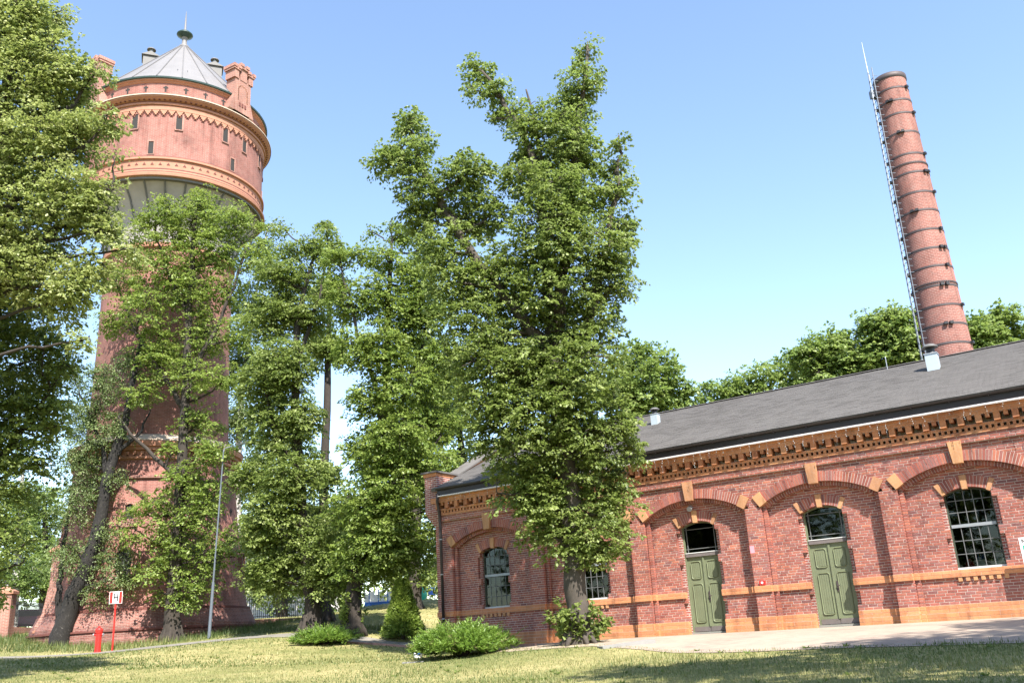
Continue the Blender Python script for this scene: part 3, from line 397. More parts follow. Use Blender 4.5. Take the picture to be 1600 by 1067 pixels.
def in_big(u, v, off=0):
    d, k = near_bay(u); h = HB - off
    if v <= SPR: return np.abs(d) < h
    r = RB - off
    return (np.abs(d) < h) & ((d**2 + (v - CB)**2) < r**2)
REB = [(1.42, 2.12), (2.36, 3.12)]
def opening(u, v, teeth=True):
    d, k = near_bay(u); d = d - DX
    isd = np.array([KIND[i] == 'door' for i in range(len(KIND))])[k]
    base = np.where(isd, -1, SILL - .02)
    h = np.full(len(u), HO)
    if teeth:
        for a, c_ in REB:
            if a < v < c_: h = h + .12
        if .55 < v < .95: h = np.where(isd, h + .12, h)
    if v <= OSPR: return (np.abs(d) < h) & (v > base)
    return (np.abs(d) < HO + .05) & ((d**2 + (v - CO)**2) < (RO + .05)**2)
PIECES = {'brick': [], 'orange_brick': []}
mortar = MB()
UU = np.arange(U0, U1 + .001, .01)
def rows(pred, v0, v1, ch, bl, wf, dep, key, g=.013, mort=True, gap_ok=.03):
    nrow = max(1, int(round((v1 - v0) / ch))); ch = (v1 - v0) / nrow
    for i in range(nrow):
        a, c_ = v0 + i * ch, v0 + (i + 1) * ch; vm = (a + c_) / 2
        ok = pred(UU, vm); e = np.flatnonzero(np.diff(np.r_[0, ok.astype(int), 0]))
        for s, t_ in zip(e[::2], e[1::2]):
            ua, ub = UU[s], UU[min(t_, len(UU) - 1)]
            if ub - ua < .03: continue
            if mort: mortar.box((ua + .014, -(wf - .007), a), (ub - .014, -(wf - dep), c_))
            off = (i % 2) * bl * .5 + (.25 * bl if (i // 2) % 2 and key == 'brick' else 0)
            cuts = [x for x in off + bl * np.arange(math.floor((ua - off) / bl), math.ceil((ub - off) / bl) + 1) if ua + .06 < x < ub - .06]
            cuts = [ua] + cuts + [ub]
            for p, q in zip(cuts[:-1], cuts[1:]):
                PIECES[key].append((p + (g / 2 if p > ua else 0), q - (g / 2 if q < ub else 0), a + g / 2, c_ - g / 2, wf + rng.normal(0, .0012), dep, rng.random()))
allp = lambda u, v: np.ones(len(u), bool)
A_ = lambda u, v: ~in_big(u, v, -.12 if v > SPR else 0)
B_ = lambda u, v: in_big(u, v, 0) & ~in_big(u, v, ST) & (v < SPR + .12)
C_ = lambda u, v: in_big(u, v, ST - .03) & ~opening(u, v)
BH, BL = .0765, .252
for pred, wf in ((A_, 0.0), (B_, W1), (C_, W2)):
    nod = (lambda pr: (lambda u, v: pr(u, v) & ~((np.abs(near_bay(u)[0] - DX) < HO + .0) & np.array([KIND[i] == 'door' for i in range(len(KIND))])[near_bay(u)[1]])))(pred)
    dep = .12
    rows(nod, -.06, .18, .12, .5, wf + .10, .20, 'orange_brick', .007)
    rows(nod, .18, .385, .1, .5, wf + .055, .16, 'orange_brick', .007)
    rows(pred, .385, 1.085, BH, BL, wf, dep, 'brick')
    rows(nod, 1.085, 1.275, .095, .5, wf + .065, .16, 'orange_brick', .006)
    rows(pred, 1.275, 4.6, BH, BL, wf, dep, 'brick')
rows(allp, 4.6, 4.815, BH, BL, .09, .2, 'brick')
rows(allp, 4.815, 4.905, .09, .4, .125, .22, 'orange_brick', .006)
rows(allp, 4.995, 5.07, .075, .4, .16, .3, 'orange_brick', .006)
rows(allp, 5.30, 5.50, .1, .4, .27, .42, 'orange_brick', .006)
mortar.box((U0, .13, 4.905), (U1, .3, 5.3))
# pieces: the 300 nearest, full-length ones as objects, the rest one part
wall = mortar.build('facade_wall', M['mortar'], hall)
def piece_box(mb, p):
    u0, u1, v0, v1, wf, dep, tt = p
    x0, x1, y0, y1, z0, z1 = u0, u1, -wf, -wf + dep, v0, v1
    e = .004
    mb.add([(x0+e,y0,z0+e),(x1-e,y0,z0+e),(x1-e,y0,z1-e),(x0+e,y0,z1-e),(x0,y0+e,z0),(x1,y0+e,z0),(x1,y0+e,z1),(x0,y0+e,z1),(x0,y1,z0),(x1,y1,z0),(x1,y1,z1),(x0,y1,z1)],
        [(0,1,2,3),(4,5,1,0),(5,6,2,1),(6,7,3,2),(7,4,0,3),(8,9,5,4),(9,10,6,5),(10,11,7,6),(11,8,4,7)], tt)
def emit(key, m, full, nmax, u_hi=9.6, v_lo=.1):
    P = PIECES[key]; cand = []
    for i, p in enumerate(P):
        if abs((p[1] - p[0]) - full) < .006 and p[1] < u_hi and p[2] > v_lo:
            cand.append((-p[1], i))
    cand.sort(); pick = {i for _, i in cand[:nmax]}
    cache = {}; mb = MB()
    for i, p in enumerate(P):
        if i in pick:
            k = (round(p[3] - p[2], 3), round(p[5], 3))
            if k not in cache:
                q = MB(); piece_box(q, (-(full) / 2, full / 2, -k[0] / 2, k[0] / 2, 0, k[1], 0)); cache[k] = q.mesh(key, m)
            link(key, cache[k], wall, None, ((p[0] + p[1]) / 2, -p[4], (p[2] + p[3]) / 2))
        else: piece_box(mb, p)
    mb.build(key + '_field', m, wall, kind='stuff')
emit('brick', M['brick'], BL - .013, 300)
emit('orange_brick', M['orange'], .5 - .006, 60)
# arches
def wedge(mb, c, vc, a0, a1, r0, r1, wf, wb, tint=.5, g=.004):
    def pt(a, r, s): return (c + r * math.sin(a) + s * math.cos(a) * g, vc + r * math.cos(a) - s * math.sin(a) * g)
    p = [pt(a0, r0, 1), pt(a1, r0, -1), pt(a1, r1, -1), pt(a0, r1, 1)]
    mb.hexa([(x, -wf, z) for x, z in p] + [(x, -wb, z) for x, z in p], tint)
def ring(mb, mm, c, vc, A, r0, r1, wf, wb, bw=.082, courses=1):
    nn = max(3, int(round(2 * A * (r0 + r1) / 2 / bw))); dr = (r1 - r0) / courses
    for j in range(courses):
        for i in range(nn):
            wedge(mb, c, vc, -A + 2 * A * i / nn, -A + 2 * A * (i + 1) / nn, r0 + j * dr + .003, r0 + (j + 1) * dr - .003, wf + rng.normal(0, .001), wb, rng.random(), .0075)
    for i in range(16):
        wedge(mm, c, vc, -A + 2 * A * i / 16, -A + 2 * A * (i + 1) / 16, r0 + .006, r1 - .006, wf - .008, wb, .5, 0)
av, am = MB(), MB()
AB = math.asin(HB / RB); AO = math.asin(HO / RO)
key_me = MB().hexa([(-.125,-.115,-.30),(.125,-.115,-.30),(.125,.2,-.30),(-.125,.2,-.30),(-.18,-.115,.31),(.18,-.115,.31),(.18,.2,.31),(-.18,.2,.31)]).mesh('keystone', M['yellow'])
for c, kd in zip(BC, KIND):
    ring(av, am, c, CB, AB, RB, RB + .30, .012, W1 - .02)
    ring(av, am, c, CB, math.asin((HB - ST) / (RB - ST)), RB - ST, RB + .02, W1 + .012, W2 - .02)
    ring(av, am, c + DX, CO, AO + .02, RO, RO + .31, W2 + .012, W3 - .06)
    link('keystone', key_me, wall, None, (c - .01, 0, 4.38))
    for s in (-1, 1):
        q = MB(); wedge(q, c, CB, s * AB - .042 + s * -.035, s * AB + .042 - s * .035, RB - .015, RB + .36, .045, W1 - .03, rng.random()); q.build('impost_block', M['yellow'], wall)
        q = MB(); wedge(q, c + DX, CO, s * AO - .045 - s * .035, s * AO + .045 - s * .035, RO - .02, RO + .33, W2 + .045, W3 - .07, rng.random()); q.build('arch_block', M['yellow'], wall)
    q = MB(); wedge(q, c + DX, CO, -.062, .062, RO - .05, RO + .33, W2 + .055, W3 - .07, rng.random()); q.build('arch_block', M['yellow'], wall)
av.build('arch_brick_field', M['brick'], wall, kind='stuff'); am.build('arch_mortar', M['mortar'], wall, kind='stuff')
# cornice corbels and dentils
cb_me = MB().box((-.08, -.25, 5.07), (.08, .13, 5.30)).mesh('corbel_block', M['orange'])
tb_me = MB().box((-.055, -.235, 5.19), (.055, .13, 5.30)).mesh('corbel_tooth', M['orange'])
cc = U0 + .3
dm = MB()
while cc < U1 - .2:
    link('corbel_block', cb_me, wall, None, (cc, 0, 0))
    link('corbel_tooth', tb_me, wall, None, (cc + .2275, 0, 0))
    cc += .455
x = U0 + .1
while x < U1 - .1:
    dm.box((x, -.135, 4.905), (x + .075, .13, 4.995), rng.random()); x += .15
dm.build('dentil_course', M['orange'], wall, kind='stuff')
# jamb reveals and small dentils under sills
def arch_pts(c, h, spr, crn, v0, ns=12):
    ri = crn - spr; R = (h*h + ri*ri) / (2 * ri); A = math.asin(h / R)
    return [(c - h, v0)] + [(c + R * math.sin(a), crn - R + R * math.cos(a)) for a in np.linspace(-A, A, ns + 1)] + [(c + h, v0)]
def arch_frame(mb, c, h, spr, crn, v0, t, wf, wb, tint=.5, v0o=None):
    I = arch_pts(c, h, spr, crn, v0); O = arch_pts(c, h + t, spr, crn + t, v0 if v0o is None else v0o)
    k = len(I); V = [(u_, -wf, v_) for u_, v_ in I] + [(u_, -wf, v_) for u_, v_ in O] + [(u_, -wb, v_) for u_, v_ in I] + [(u_, -wb, v_) for u_, v_ in O]
    f = []
    for i in range(k - 1):
        f += [(i, k + i, k + i + 1, i + 1), (2*k + i, 2*k + i + 1, 3*k + i + 1, 3*k + i), (i, i + 1, 2*k + i + 1, 2*k + i), (k + i, 3*k + i, 3*k + i + 1, k + i + 1)]
    f += [(0, 2*k, 3*k, k), (k - 1, 2*k - 1, 4*k - 1, 3*k - 1)]
    mb.add(V, f, tint)
sd_me = MB().box((-.05, -(W2 + .05), .975), (.05, -W2 + .05, 1.083)).mesh('sill_dentil', M['yellow'])
for c, kd in zip(BC, KIND):
    q = MB(); arch_frame(q, c + DX, HO, OSPR, OCRN, -.05 if kd == 'door' else SILL, .22, W3 - .01, -.70); q.build('window_reveal' if kd == 'win' else 'door_reveal', M['hallbrick'], wall)
    if kd == 'win':
        for i in range(7): link('sill_dentil', sd_me, wall, None, (c + DX - .57 + i * .19, 0, 0))
# windows
def window(c, board=False):
    cu = c + DX; wf = -.50
    q = MB(); arch_frame(q, cu, HO - .045, OSPR - .02, OCRN - .045, SILL + .05, .045, wf, wf - .07)
    q.box((cu - HO, -wf, SILL - .01), (cu + HO, -wf + .07, SILL + .05))
    fr = q.build('window', M['frame'], hall)
    MB().box((cu - HO + .045, -wf - .02, 2.40), (cu + HO - .045, -wf + .05, 2.485)).build('transom_bar', M['galv'], fr)
    MB().box((cu - HO, -wf - .03, SILL + .005), (cu + HO, -wf - .003, SILL + .055)).build('window_sill', M['whiteframe'], fr)
    W_ = (2 * HO - .09) / 5; u0 = cu - HO + .045
    lo = np.linspace(SILL + .05, 2.40, 4); hi = np.linspace(2.485, OCRN, 4)
    for zz in (lo, hi):
        for r in range(3):
            for k in range(5):
                MB().box((u0 + k * W_ + .013, -wf + .02, zz[r] + .013), (u0 + (k + 1) * W_ - .013, -wf + .026, zz[r+1] - .013)).build('pane', M['glass'], fr)
        for r in (1, 2): MB().box((u0, -wf + .008, zz[r] - .009), (u0 + 5 * W_, -wf + .034, zz[r] + .009)).build('glazing_bar', M['bar'], fr)
        for k in range(1, 5):
            MB().box((u0 + k * W_ - .009, -wf + .006, zz[0]), (u0 + k * W_ + .009, -wf + .036, zz[3] - (.02 if zz is hi else 0))).build('glazing_bar', M['bar'], fr)
    return fr
wins = [window(c) for c, k in zip(BC, KIND) if k == 'win']
# doors
def rounded(x0, x1, z0, z1, r=.05):
    P = []
    for cx, cz, a in ((x0 + r, z0 + r, PI), (x1 - r, z0 + r, 1.5 * PI), (x1 - r, z1 - r, 0), (x0 + r, z1 - r, .5 * PI)):
        for t in (0, .5, 1): P.append((cx + r * math.cos(a + t * PI / 2), cz + r * math.sin(a + t * PI / 2)))
    return P
def door(c):
    cu = c + DX; wf = -.54
    q = MB(); arch_frame(q, cu, HO - .05, OSPR - .02, OCRN - .05, .03, .05, wf + .03, wf - .08)
    fr = q.build('door', M['door'], hall)
    MB().box((cu - HO + .05, -wf - .05, 2.36), (cu + HO - .05, -wf + .06, 2.47)).build('transom_beam', M['doordark'], fr)
    MB().box((cu - HO + .05, -wf - .06, 2.47), (cu + HO - .05, -wf + .03, 2.495)).build('drip_board', M['whiteframe'], fr)
    MB().box((cu - HO + .05, -wf + .03, 2.50), (cu + HO - .05, -wf + .036, OCRN)).build('transom_pane', M['glass'], fr)
    for a, c_ in (((cu - HO + .12, 2.50), (cu - HO + .145, 3.36)), ((cu + HO - .145, 2.5), (cu + HO - .12, 3.36))):
        MB().box((a[0], -wf + .005, a[1]), (c_[0], -wf + .025, c_[1])).build('glazing_bar', M['bar'], fr)
    for z in (2.60, 3.22): MB().box((cu - HO + .05, -wf + .004, z), (cu + HO - .05, -wf + .024, z + .022)).build('glazing_bar', M['bar'], fr)
    for s in (-1, 1):
        x0, x1 = (cu - HO + .05, cu - .004) if s < 0 else (cu + .004, cu + HO - .05)
        lf = MB().box((x0, -wf + .01, .06), (x1, -wf + .055, 2.36)); lo = lf.build('door_leaf', M['door'], fr)
        xa, xb = x0 + .1, x1 - .1
        for z0, z1 in ((.32, 1.52), (1.66, 2.22)):
            O = rounded(xa, xb, z0, z1, .06); I = rounded(xa + .03, xb - .03, z0 + .03, z1 - .03, .05); k = len(O)
            mb = MB(); V = [(p[0], -wf + .01, p[1]) for p in O] + [(p[0], -wf - .018, p[1]) for p in [(o_[0] * .6 + i_[0] * .4, o_[1] * .6 + i_[1] * .4) for o_, i_ in zip(O, I)]] + [(p[0], -wf + .01, p[1]) for p in I]
            f = [(j, (j + 1) % k, k + (j + 1) % k, k + j) for j in range(k)] + [(k + j, k + (j + 1) % k, 2*k + (j + 1) % k, 2*k + j) for j in range(k)]
            mb.add(V, f); mb.build('panel_moulding', M['door'], fr)
            for j in range(4):
                xx = xa + .045 + (xb - xa - .09) * j / 4; w4 = (xb - xa - .09) / 4
                MB().box((xx + .004, -wf + .002, z0 + .045), (xx + w4 - .004, -wf + .012, z1 - .045)).build('door_board', M['door'], fr)
        MB().box((x0 + .003, -wf - .004, .06), (x1 - .003, -wf + .009, .2)).build('kick_plate', M['doordark'], fr)
    MB().box((cu - .03, -wf - .022, .2), (cu + .03, -wf + .0085, 2.34)).build('meeting_strip', M['door'], fr)
    h = MB(); h.box((cu + .055, -wf - .012, .96), (cu + .115, -wf + .009, 1.26)); h.tube([(cu + .082, -wf - .008, 1.13), (cu + .082, -wf - .06, 1.13), (cu + .16, -wf - .06, 1.12)], .016, 6)
    h.build('handle', M['band'], fr)
    MB().box((cu - HO, -wf - .12, -.06), (cu + HO, -wf + .1, .045)).build('threshold', M['concrete'], fr)
for c, k in zip(BC, KIND):
    if k == 'door': door(c)
# shell of the hall: side walls, back, floor, dark rooms
sh = MB(); sh.box((U0 + .02, .62, -.4), (U0 + .35, 11.8, 5.5)); sh.box((U1 - .35, .12, -.4), (U1, 11.8, 5.5)); sh.box((U0 + .02, 11.8, -.4), (U1, 12.2, 5.5))
sh.build('side_wall', M['hallbrick'], hall)
for i in range(len(BC) + 1):     # back-up masonry behind the facade, between the openings
    a = U0 + .02 if i == 0 else BC[i-1] + DX + HO + .2; c_ = U1 if i == len(BC) else BC[i] + DX - HO - .2
    MB().box((a, .385, -.4), (c_, .66, 5.2)).build('backing_wall', M['hallbrick'], hall)
MB().box((U0 + .1, .387, 3.80), (U1, .655, 5.4)).build('lintel_wall', M['hallbrick'], hall)
for c, k in zip(BC, KIND):
    if k == 'win': MB().box((c + DX - HO - .2, .387, -.4), (c + DX + HO + .2, .655, SILL - .01)).build('apron_wall', M['hallbrick'], hall)
MB().box((U0 + .4, .62, -.1), (U1 - .4, 11.7, .02)).build('floor', M['dark'], hall)
MB().box((U0 + .4, 5.0, .02), (U1 - .4, 5.1, 5.4)).build('inner_wall', M['dark'], hall)
MB().box((U0 + .4, .62, 5.4), (U1 - .4, 11.7, 5.45)).build('ceiling', M['dark'], hall)
# roof
EW, EV, RW, RV = .40, 5.84, -6.0, 8.615
SL = math.hypot(EW - RW, RV - EV); sdir = ((RW - EW) / SL, (RV - EV) / SL)     # (w, v) per metre upslope
nrm = (sdir[1], -sdir[0])                                                      # outward (w, v)
def rp_(s, h): return (-(EW + sdir[0] * s + nrm[0] * h), EV + sdir[1] * s + nrm[1] * h)
q = MB(); q.prism([rp_(-.02, -.02), rp_(SL, -.02), rp_(SL, -.12), rp_(-.02, -.12)], 'x', U0 + .15, U1 + .3); 
q.prism([(6.0, 8.595), (12.6, 5.6), (12.6, 5.5), (6.0, 8.495)], 'x', U0 + .15, U1 + .3)
roof = q.build('roof', M['shingle'], hall)
shp = []
nc = int(SL / .145)
for i in range(nc):
    s0 = i * .145; x = U0 + .16 - (i % 2) * .165
    while x < U1 + .3:
        a, c_ = max(x, U0 + .16), min(x + .33, U1 + .3); x += .33
        if c_ - a > .05: shp.append((a + .003, c_ - .003, s0 + rng.normal(0, .003), rng.random()))
def sh_box(mb, a, c_, s0, tt):
    p = [rp_(s0, -.012), rp_(s0, .016 + .004 * tt), rp_(s0 + .17, .004), rp_(s0 + .17, -.012)]
    mb.prism(p, 'x', a, c_, tt)
cand = sorted([(-(p[1]) + abs(p[2] - 2.2) * .8, i) for i, p in enumerate(shp) if abs(p[1] - p[0] - .324) < .002 and p[1] < 9.7])
pick = {i for _, i in cand[:300]}; sm = MB()
q = MB(); sh_box(q, -.162, .162, 0, .3); base_me = q.mesh('shingle', M['shingle'])
y0_, z0_ = rp_(0, 0)
for i, p in enumerate(shp):
    if i in pick:
        yy, zz = rp_(p[2], 0); link('shingle', base_me, roof, None, ((p[0] + p[1]) / 2, yy - y0_, zz - z0_))
    else: sh_box(sm, *p)
sm.build('shingle_field', M['shingle'], roof, kind='stuff')
q = MB()
for k in range(29): q.prism([(5.82, 8.60), (6.0, 8.66), (6.18, 8.60)], 'x', U0 + .16 + k, U0 + 1.155 + k)
q.build('ridge_cap', M['shingle'], roof)
# eaves: white flashing, dark fascia, half round gutter
MB().box((U0 + .5, -.445, 5.503), (U1 + .3, .1, 5.53)).build('eave_flashing', M['flash'], hall)
MB().box((U0 + .45, -.385, 5.532), (U1 + .3, .1, 5.80)).build('fascia', M['gutter'], hall)
q = MB(); pr = [(-.44 + .055 * math.cos(a), 5.80 + .06 * math.sin(a)) for a in np.linspace(PI, 2 * PI, 7)] + [(-.44 + .045 * math.cos(a), 5.80 + .05 * math.sin(a)) for a in np.linspace(2 * PI, PI, 7)]
q.prism(pr, 'x', U0 + .42, U1 + .3); q.build('gutter', M['gutter'], hall)
hk = MB().box((-.012, -.505, 5.72), (.012, -.388, 5.733)).mesh('gutter_bracket', M['gutter'])
for k in range(28): link('gutter_bracket', hk, hall, None, (U0 + .8 + k, 0, 0))
q = MB(); xd = U0 + .36
q.tube([(xd + .12, -.40, 5.62), (xd + .05, -.36, 5.35), (xd, -.19, 4.9), (xd, -.15, 4.3), (xd, -.15, .1)], .055, 10)
dp = q.build('downpipe', M['gutter'], hall, True)
for z in (1.0, 2.6, 3.9): MB().lathe([(.064, z), (.066, z + .02), (.064, z + .04)], 12, (xd, -.15)).build('pipe_clamp', M['galv'], dp)
# left corner pier with gable parapet
q = MB(); q.box((U0 - .30, -.22, 4.95), (U0 + .30, .62, 6.36)); q.hexa([(U0 - .02, -.03, 4.45), (U0 + .28, -.03, 4.45), (U0 + .28, .62, 4.45), (U0 - .02, .62, 4.45), (U0 - .30, -.22, 4.948), (U0 + .30, -.22, 4.948), (U0 + .30, .62, 4.948), (U0 - .30, .62, 4.948)])
q.box((U0 - .1, -.20 - .03, 5.4), (U0 - .02, -.1, 6.1))
pier = q.build('corner_pier', M['hallbrick'], hall)
q = MB(); q.prism([(.625, 5.3), (.625, 6.36), (1.05, 6.36), (6.0, 8.80), (11.0, 6.36), (12.2, 6.36), (12.2, 5.3)], 'x', U0 - .20, U0 + .15); q.build('gable_parapet', M['hallbrick'], hall)
def coping(name, m, x0, x1, e, z0, z1):
    top = [(-.22 - e, 6.36), (1.05 + e * .4, 6.36), (6.0, 8.80), (11.0, 6.36), (12.3, 6.36)]
    P = [(a, z + z0) for a, z in top]; Q_ = [(a, z + z1) for a, z in top]
    mb = MB()
    for i in range(len(P) - 1): mb.prism([P[i], P[i+1], Q_[i+1], Q_[i]], 'x', x0, x1)
    mb.build(name, m, hall)
coping('parapet_moulding', M['orange'], U0 - .34, U0 + .31, .04, .003, .13)
coping('parapet_coping', M['shingle'], U0 - .42, U0 + .38, .10, .133, .20)
# small objects on the facade
def hall_thing(name, label, cat, u_, w_, v_, group=None):
    p = hp(u_, w_); return thing(name, label, cat, (p[0], p[1], HZ + v_), HR, group)
lt = hall_thing('icicle_lights', 'string of icicle fairy lights hanging under the white eave edge of the brick hall', 'fairy lights', 0, 0, 0)
q = MB(); q.tube([(x, -.452, 5.49 - .012 * (k % 2)) for k, x in enumerate(np.arange(-9.6, 18, .3))], .004, 4); q.build('cable', M['white'], lt)
q = MB(); qb = MB(); x = -9.6
while x < 18:
    L_ = rng.choice([.12, .2, .3, .42]); y = -.452; z = 5.485; pts = [(x, y, z)]
    k = int(L_ / .06)
    for j in range(k): pts.append((x + rng.normal(0, .012), y + rng.normal(0, .008), z - .06 * (j + 1)))
    q.tube(pts, .0025, 3, cap=False)
    for p_ in pts[1:]:
        if rng.random() < .5: qb.box((p_[0] - .006, p_[1] - .006, p_[2] - .012), (p_[0] + .006, p_[1] + .006, p_[2] + .012))
    x += rng.uniform(.16, .42)
q.build('light_strand', M['bar'], lt, kind='stuff'); qb.build('bulb_field', M['whiteframe'], lt, kind='stuff')
t_ = hall_thing('bulkhead_lamp', 'small grey spotlight fixed in the arch above the left green door', 'lamp', -.10, W2, 3.88)
q = MB(); q.tube([(0, 0, 0), (0, -.10, .02)], .02, 8); q.build('bracket', M['black'], t_)
q = MB(); q.tube([(0, -.06, .03), (0, -.22, -.05)], [.06, .085], 12); q.build('lamp_head', M['galv'], t_)
t_ = hall_thing('alarm_box', 'small red alarm box on the orange ledge between the two green doors', 'alarm', 2.03, .01, 1.29)
MB().box((-.085, -.06, 0), (.085, -.002, .13)).build('housing', M['red'], t_); q = MB(); q.tube([(0, -.06, .07), (0, -.075, .07)], .035, 10); q.build('call_button', M['white'], t_)
t_ = hall_thing('paper_notice', 'pale pink paper notice stuck on the brick pier between the green doors', 'notice', 1.84, .004, 2.36)
MB().box((-.07, -.004, -.11), (.07, -.001, .11)).build('sheet', M['pink'], t_)
t_ = hall_thing('info_board', 'white framed information board with a green panel leaning on the right window bay', 'sign', 9.42, .0, 1.20)
MB().box((-.33, -.17, .06), (.33, -.14, .74)).build('backing', M['white'], t_)
MB().box((-.27, -.174, .36), (.27, -.171, .54)).build('green_panel', M['teal'], t_)
MB().box((-.27, -.174, .12), (.27, -.171, .27)).build('blue_panel', mat_plain('blue_grey_print', (.12, .2, .3), .6, 0, .2, 10, 0), t_)
q = MB()
for i in range(1):     # letter M at the corner of the board
    x0 = -.27
    q.box((x0, -.174, .60), (x0 + .022, -.171, .70)); q.box((x0 + .09, -.174, .60), (x0 + .112, -.171, .70))
    q.hexa([(x0 + .023, -.174, .68), (x0 + .045, -.174, .62), (x0 + .045, -.171, .62), (x0 + .023, -.171, .68), (x0 + .023, -.174, .70), (x0 + .056, -.174, .645), (x0 + .056, -.171, .645), (x0 + .023, -.171, .70)])
    q.hexa([(x0 + .057, -.174, .62), (x0 + .089, -.174, .68), (x0 + .089, -.171, .68), (x0 + .057, -.171, .62), (x0 + .057, -.174, .645), (x0 + .089, -.174, .70), (x0 + .089, -.171, .70), (x0 + .057, -.171, .645)])
q.build('lettering', M['band'], t_)
q = MB(); q.tube([(-.2, -.155, .06), (-.2, -.155, -.0)], .015, 6); q.tube([(.2, -.155, .06), (.2, -.155, 0)], .015, 6); q.build('stand', M['galv'], t_)
# things on the window shelf behind the right window
for (du, nm, m_, lb, cat) in ((-.32, 'red_bag', M['red'], 'crumpled red bag behind the lower left panes of the large right window', 'bag'), (-.05, 'bottle_crate', M['white'], 'white bottle crate behind the lower middle panes of the large right window', 'crate'), (.42, 'bottle_crate', M['white'], 'white bottle crate behind the lower right panes of the large right window', 'crate')):
    t_ = hall_thing(nm, lb, cat, 8.05 + DX + du, -.72, SILL, 'crates inside the right window' if nm == 'bottle_crate' else None)
    if nm == 'red_bag':
        q = MB(); q.lathe([(.02, 0), (.11, .02), (.13, .10), (.09, .19), (.03, .23), (.05, .27)], 9); q.build('sack', m_, t_)
    else:
        q = MB()
        for z in (0, .09, .18): q.box((-.13, -.1, z), (.13, .1, z + .05))
        q.box((-.12, -.09, .05), (.12, .09, .18)); q.build('crate_box', m_, t_)
        q = MB()
        for i in range(4): q.lathe([(.028, .23), (.028, .3), (.012, .34), (.012, .38)], 8, (-.09 + i * .06, 0))
        q.build('bottle_row', M['blue'], t_)
t_ = hall_thing('window_shelf', 'dark shelf behind the large right window carrying crates', 'shelf', 8.05 + DX, 0, 0)
MB().box((-.7, .61, SILL - .06), (.7, .95, SILL - .003)).build('board', M['dark'], t_)
t_ = hall_thing('wooden_board', 'pale wooden board standing inside the window behind the large linden trunk', 'board', -4.06 + .42, -.62, SILL)
MB().box((-.2, -.04, 0), (.12, -.01, 2.0)).build('panel', M['ply'], t_)
# roof vents
def vent(u_, w_, v_, label, sc_):
    t_ = hall_thing('roof_vent', label, 'roof vent', u_, w_, v_, 'box vents on the hall roof'); t_.scale = (sc_, sc_, sc_)
    MB().box((-.21, -.21, -.25), (.21, .21, .62)).build('vent_box', M['ventbox'], t_)
    MB().box((-.235, -.235, .62), (.235, .235, .66)).build('rim', M['galv'], t_)
    q = MB(); q.lathe([(.17, .66), (.15, .72), (.15, .92)], 16); q.build('neck', M['black'], t_)
    q = MB(); q.lathe([(.02, 1.06), (.16, 1.03), (.27, .95), (.30, .90), (.27, .89), (.15, .905)], 20); q.build('cowl', M['seam'], t_, True)
r1 = D['roofhit']['vent1']; vent(r1[0], r1[1], r1[2] - .03, 'pale box roof vent with dark cowl on the roof in front of the tall chimney', .88)
r0 = D['roofhit']['vent0']; vent(r0[0], r0[1], r0[2] - .03, 'small pale box roof vent on the roof beside the large linden', .66)
r2 = D['roofhit']['pole']; t_ = hall_thing('aerial_mast', 'thin grey mast standing on the hall ridge left of the chimney', 'mast', r2[0], r2[1], r2[2])
q = MB(); q.tube([(0, 0, -.2), (0, 0, .42)], .014, 8); q.build('mast_tube', M['galv'], t_); q = MB(); q.tube([(0, 0, .42), (0, 0, .46)], [.024, .018], 8); q.build('mast_cap', M['galv'], t_)

# ---------------------------------------------------------------- chimney
CX, CY, _ = D['chimney']
chim = thing('factory_chimney', 'tall tapering red brick chimney with dark iron bands behind the hall roof', 'chimney', (CX, CY, 0))
def cr(z): return 1.02 - (z - 10.9) * .0202
q = MB(); q.lathe([(cr(z), z) for z in np.linspace(-.6, 25.2, 20)], 72)
shaft = q.build('shaft', M['chimbrick'], chim, True)
q = MB(); q.lathe([(cr(25) + .01, 25.05), (cr(25) + .05, 25.1), (cr(25) + .05, 25.32), (cr(25) - .1, 25.36), (cr(25) - .15, 25.2)], 64); q.build('crown_ring', M['band'], chim, True)
f2c = math.atan2(-CY, -CX)              # direction from the chimney to the camera
zb = [24.45, 23.75, 23.0, 21.95, 20.75, 19.75, 18.7, 17.75, 16.75, 15.8, 14.9, 13.95, 13.0, 12.1, 11.2, 10.2]
br_me = MB().box((0, -.075, -.06), (.13, .075, .06)).mesh('band_lug', M['black'])
offs = [1.0, -.35, 1.1, -.1, 1.2, .85, 1.2, -.25, .95, .7, -1.2, .35, 1.2, .15, 1.25, .1]
for i, z in enumerate(zb):
    q = MB(); r = cr(z); q.lathe([(r + .003, z - .05), (r + .018, z - .046), (r + .018, z + .046), (r + .003, z + .05)], 64); bo = q.build('iron_band', M['band'], chim)
    for a in (offs[i], offs[i] + .22 if i % 2 else offs[i] + 2.0, -1.35):
        t = f2c + a; link('band_lug', br_me, bo, None, (math.cos(t) * (r + .01), math.sin(t) * (r + .01), z), (0, 0, t))
q = MB()
for z in (20.25, 14.1):
    for k in range(72):
        t = 2 * PI * k / 72; r = cr(z); d = Vector((math.cos(t), math.sin(t), 0)); s = Vector((-d.y, d.x, 0)) * .03
        a = d * (r - .01); c_ = d * (r + .035)
        q.hexa([tuple(v + Vector((0, 0, z - .04))) for v in (a - s, a + s, c_ + s, c_ - s)] + [tuple(v + Vector((0, 0, z + .04))) for v in (a - s, a + s, c_ + s, c_ - s)])
q.build('brick_dogtooth', M['band'], chim, kind='stuff')
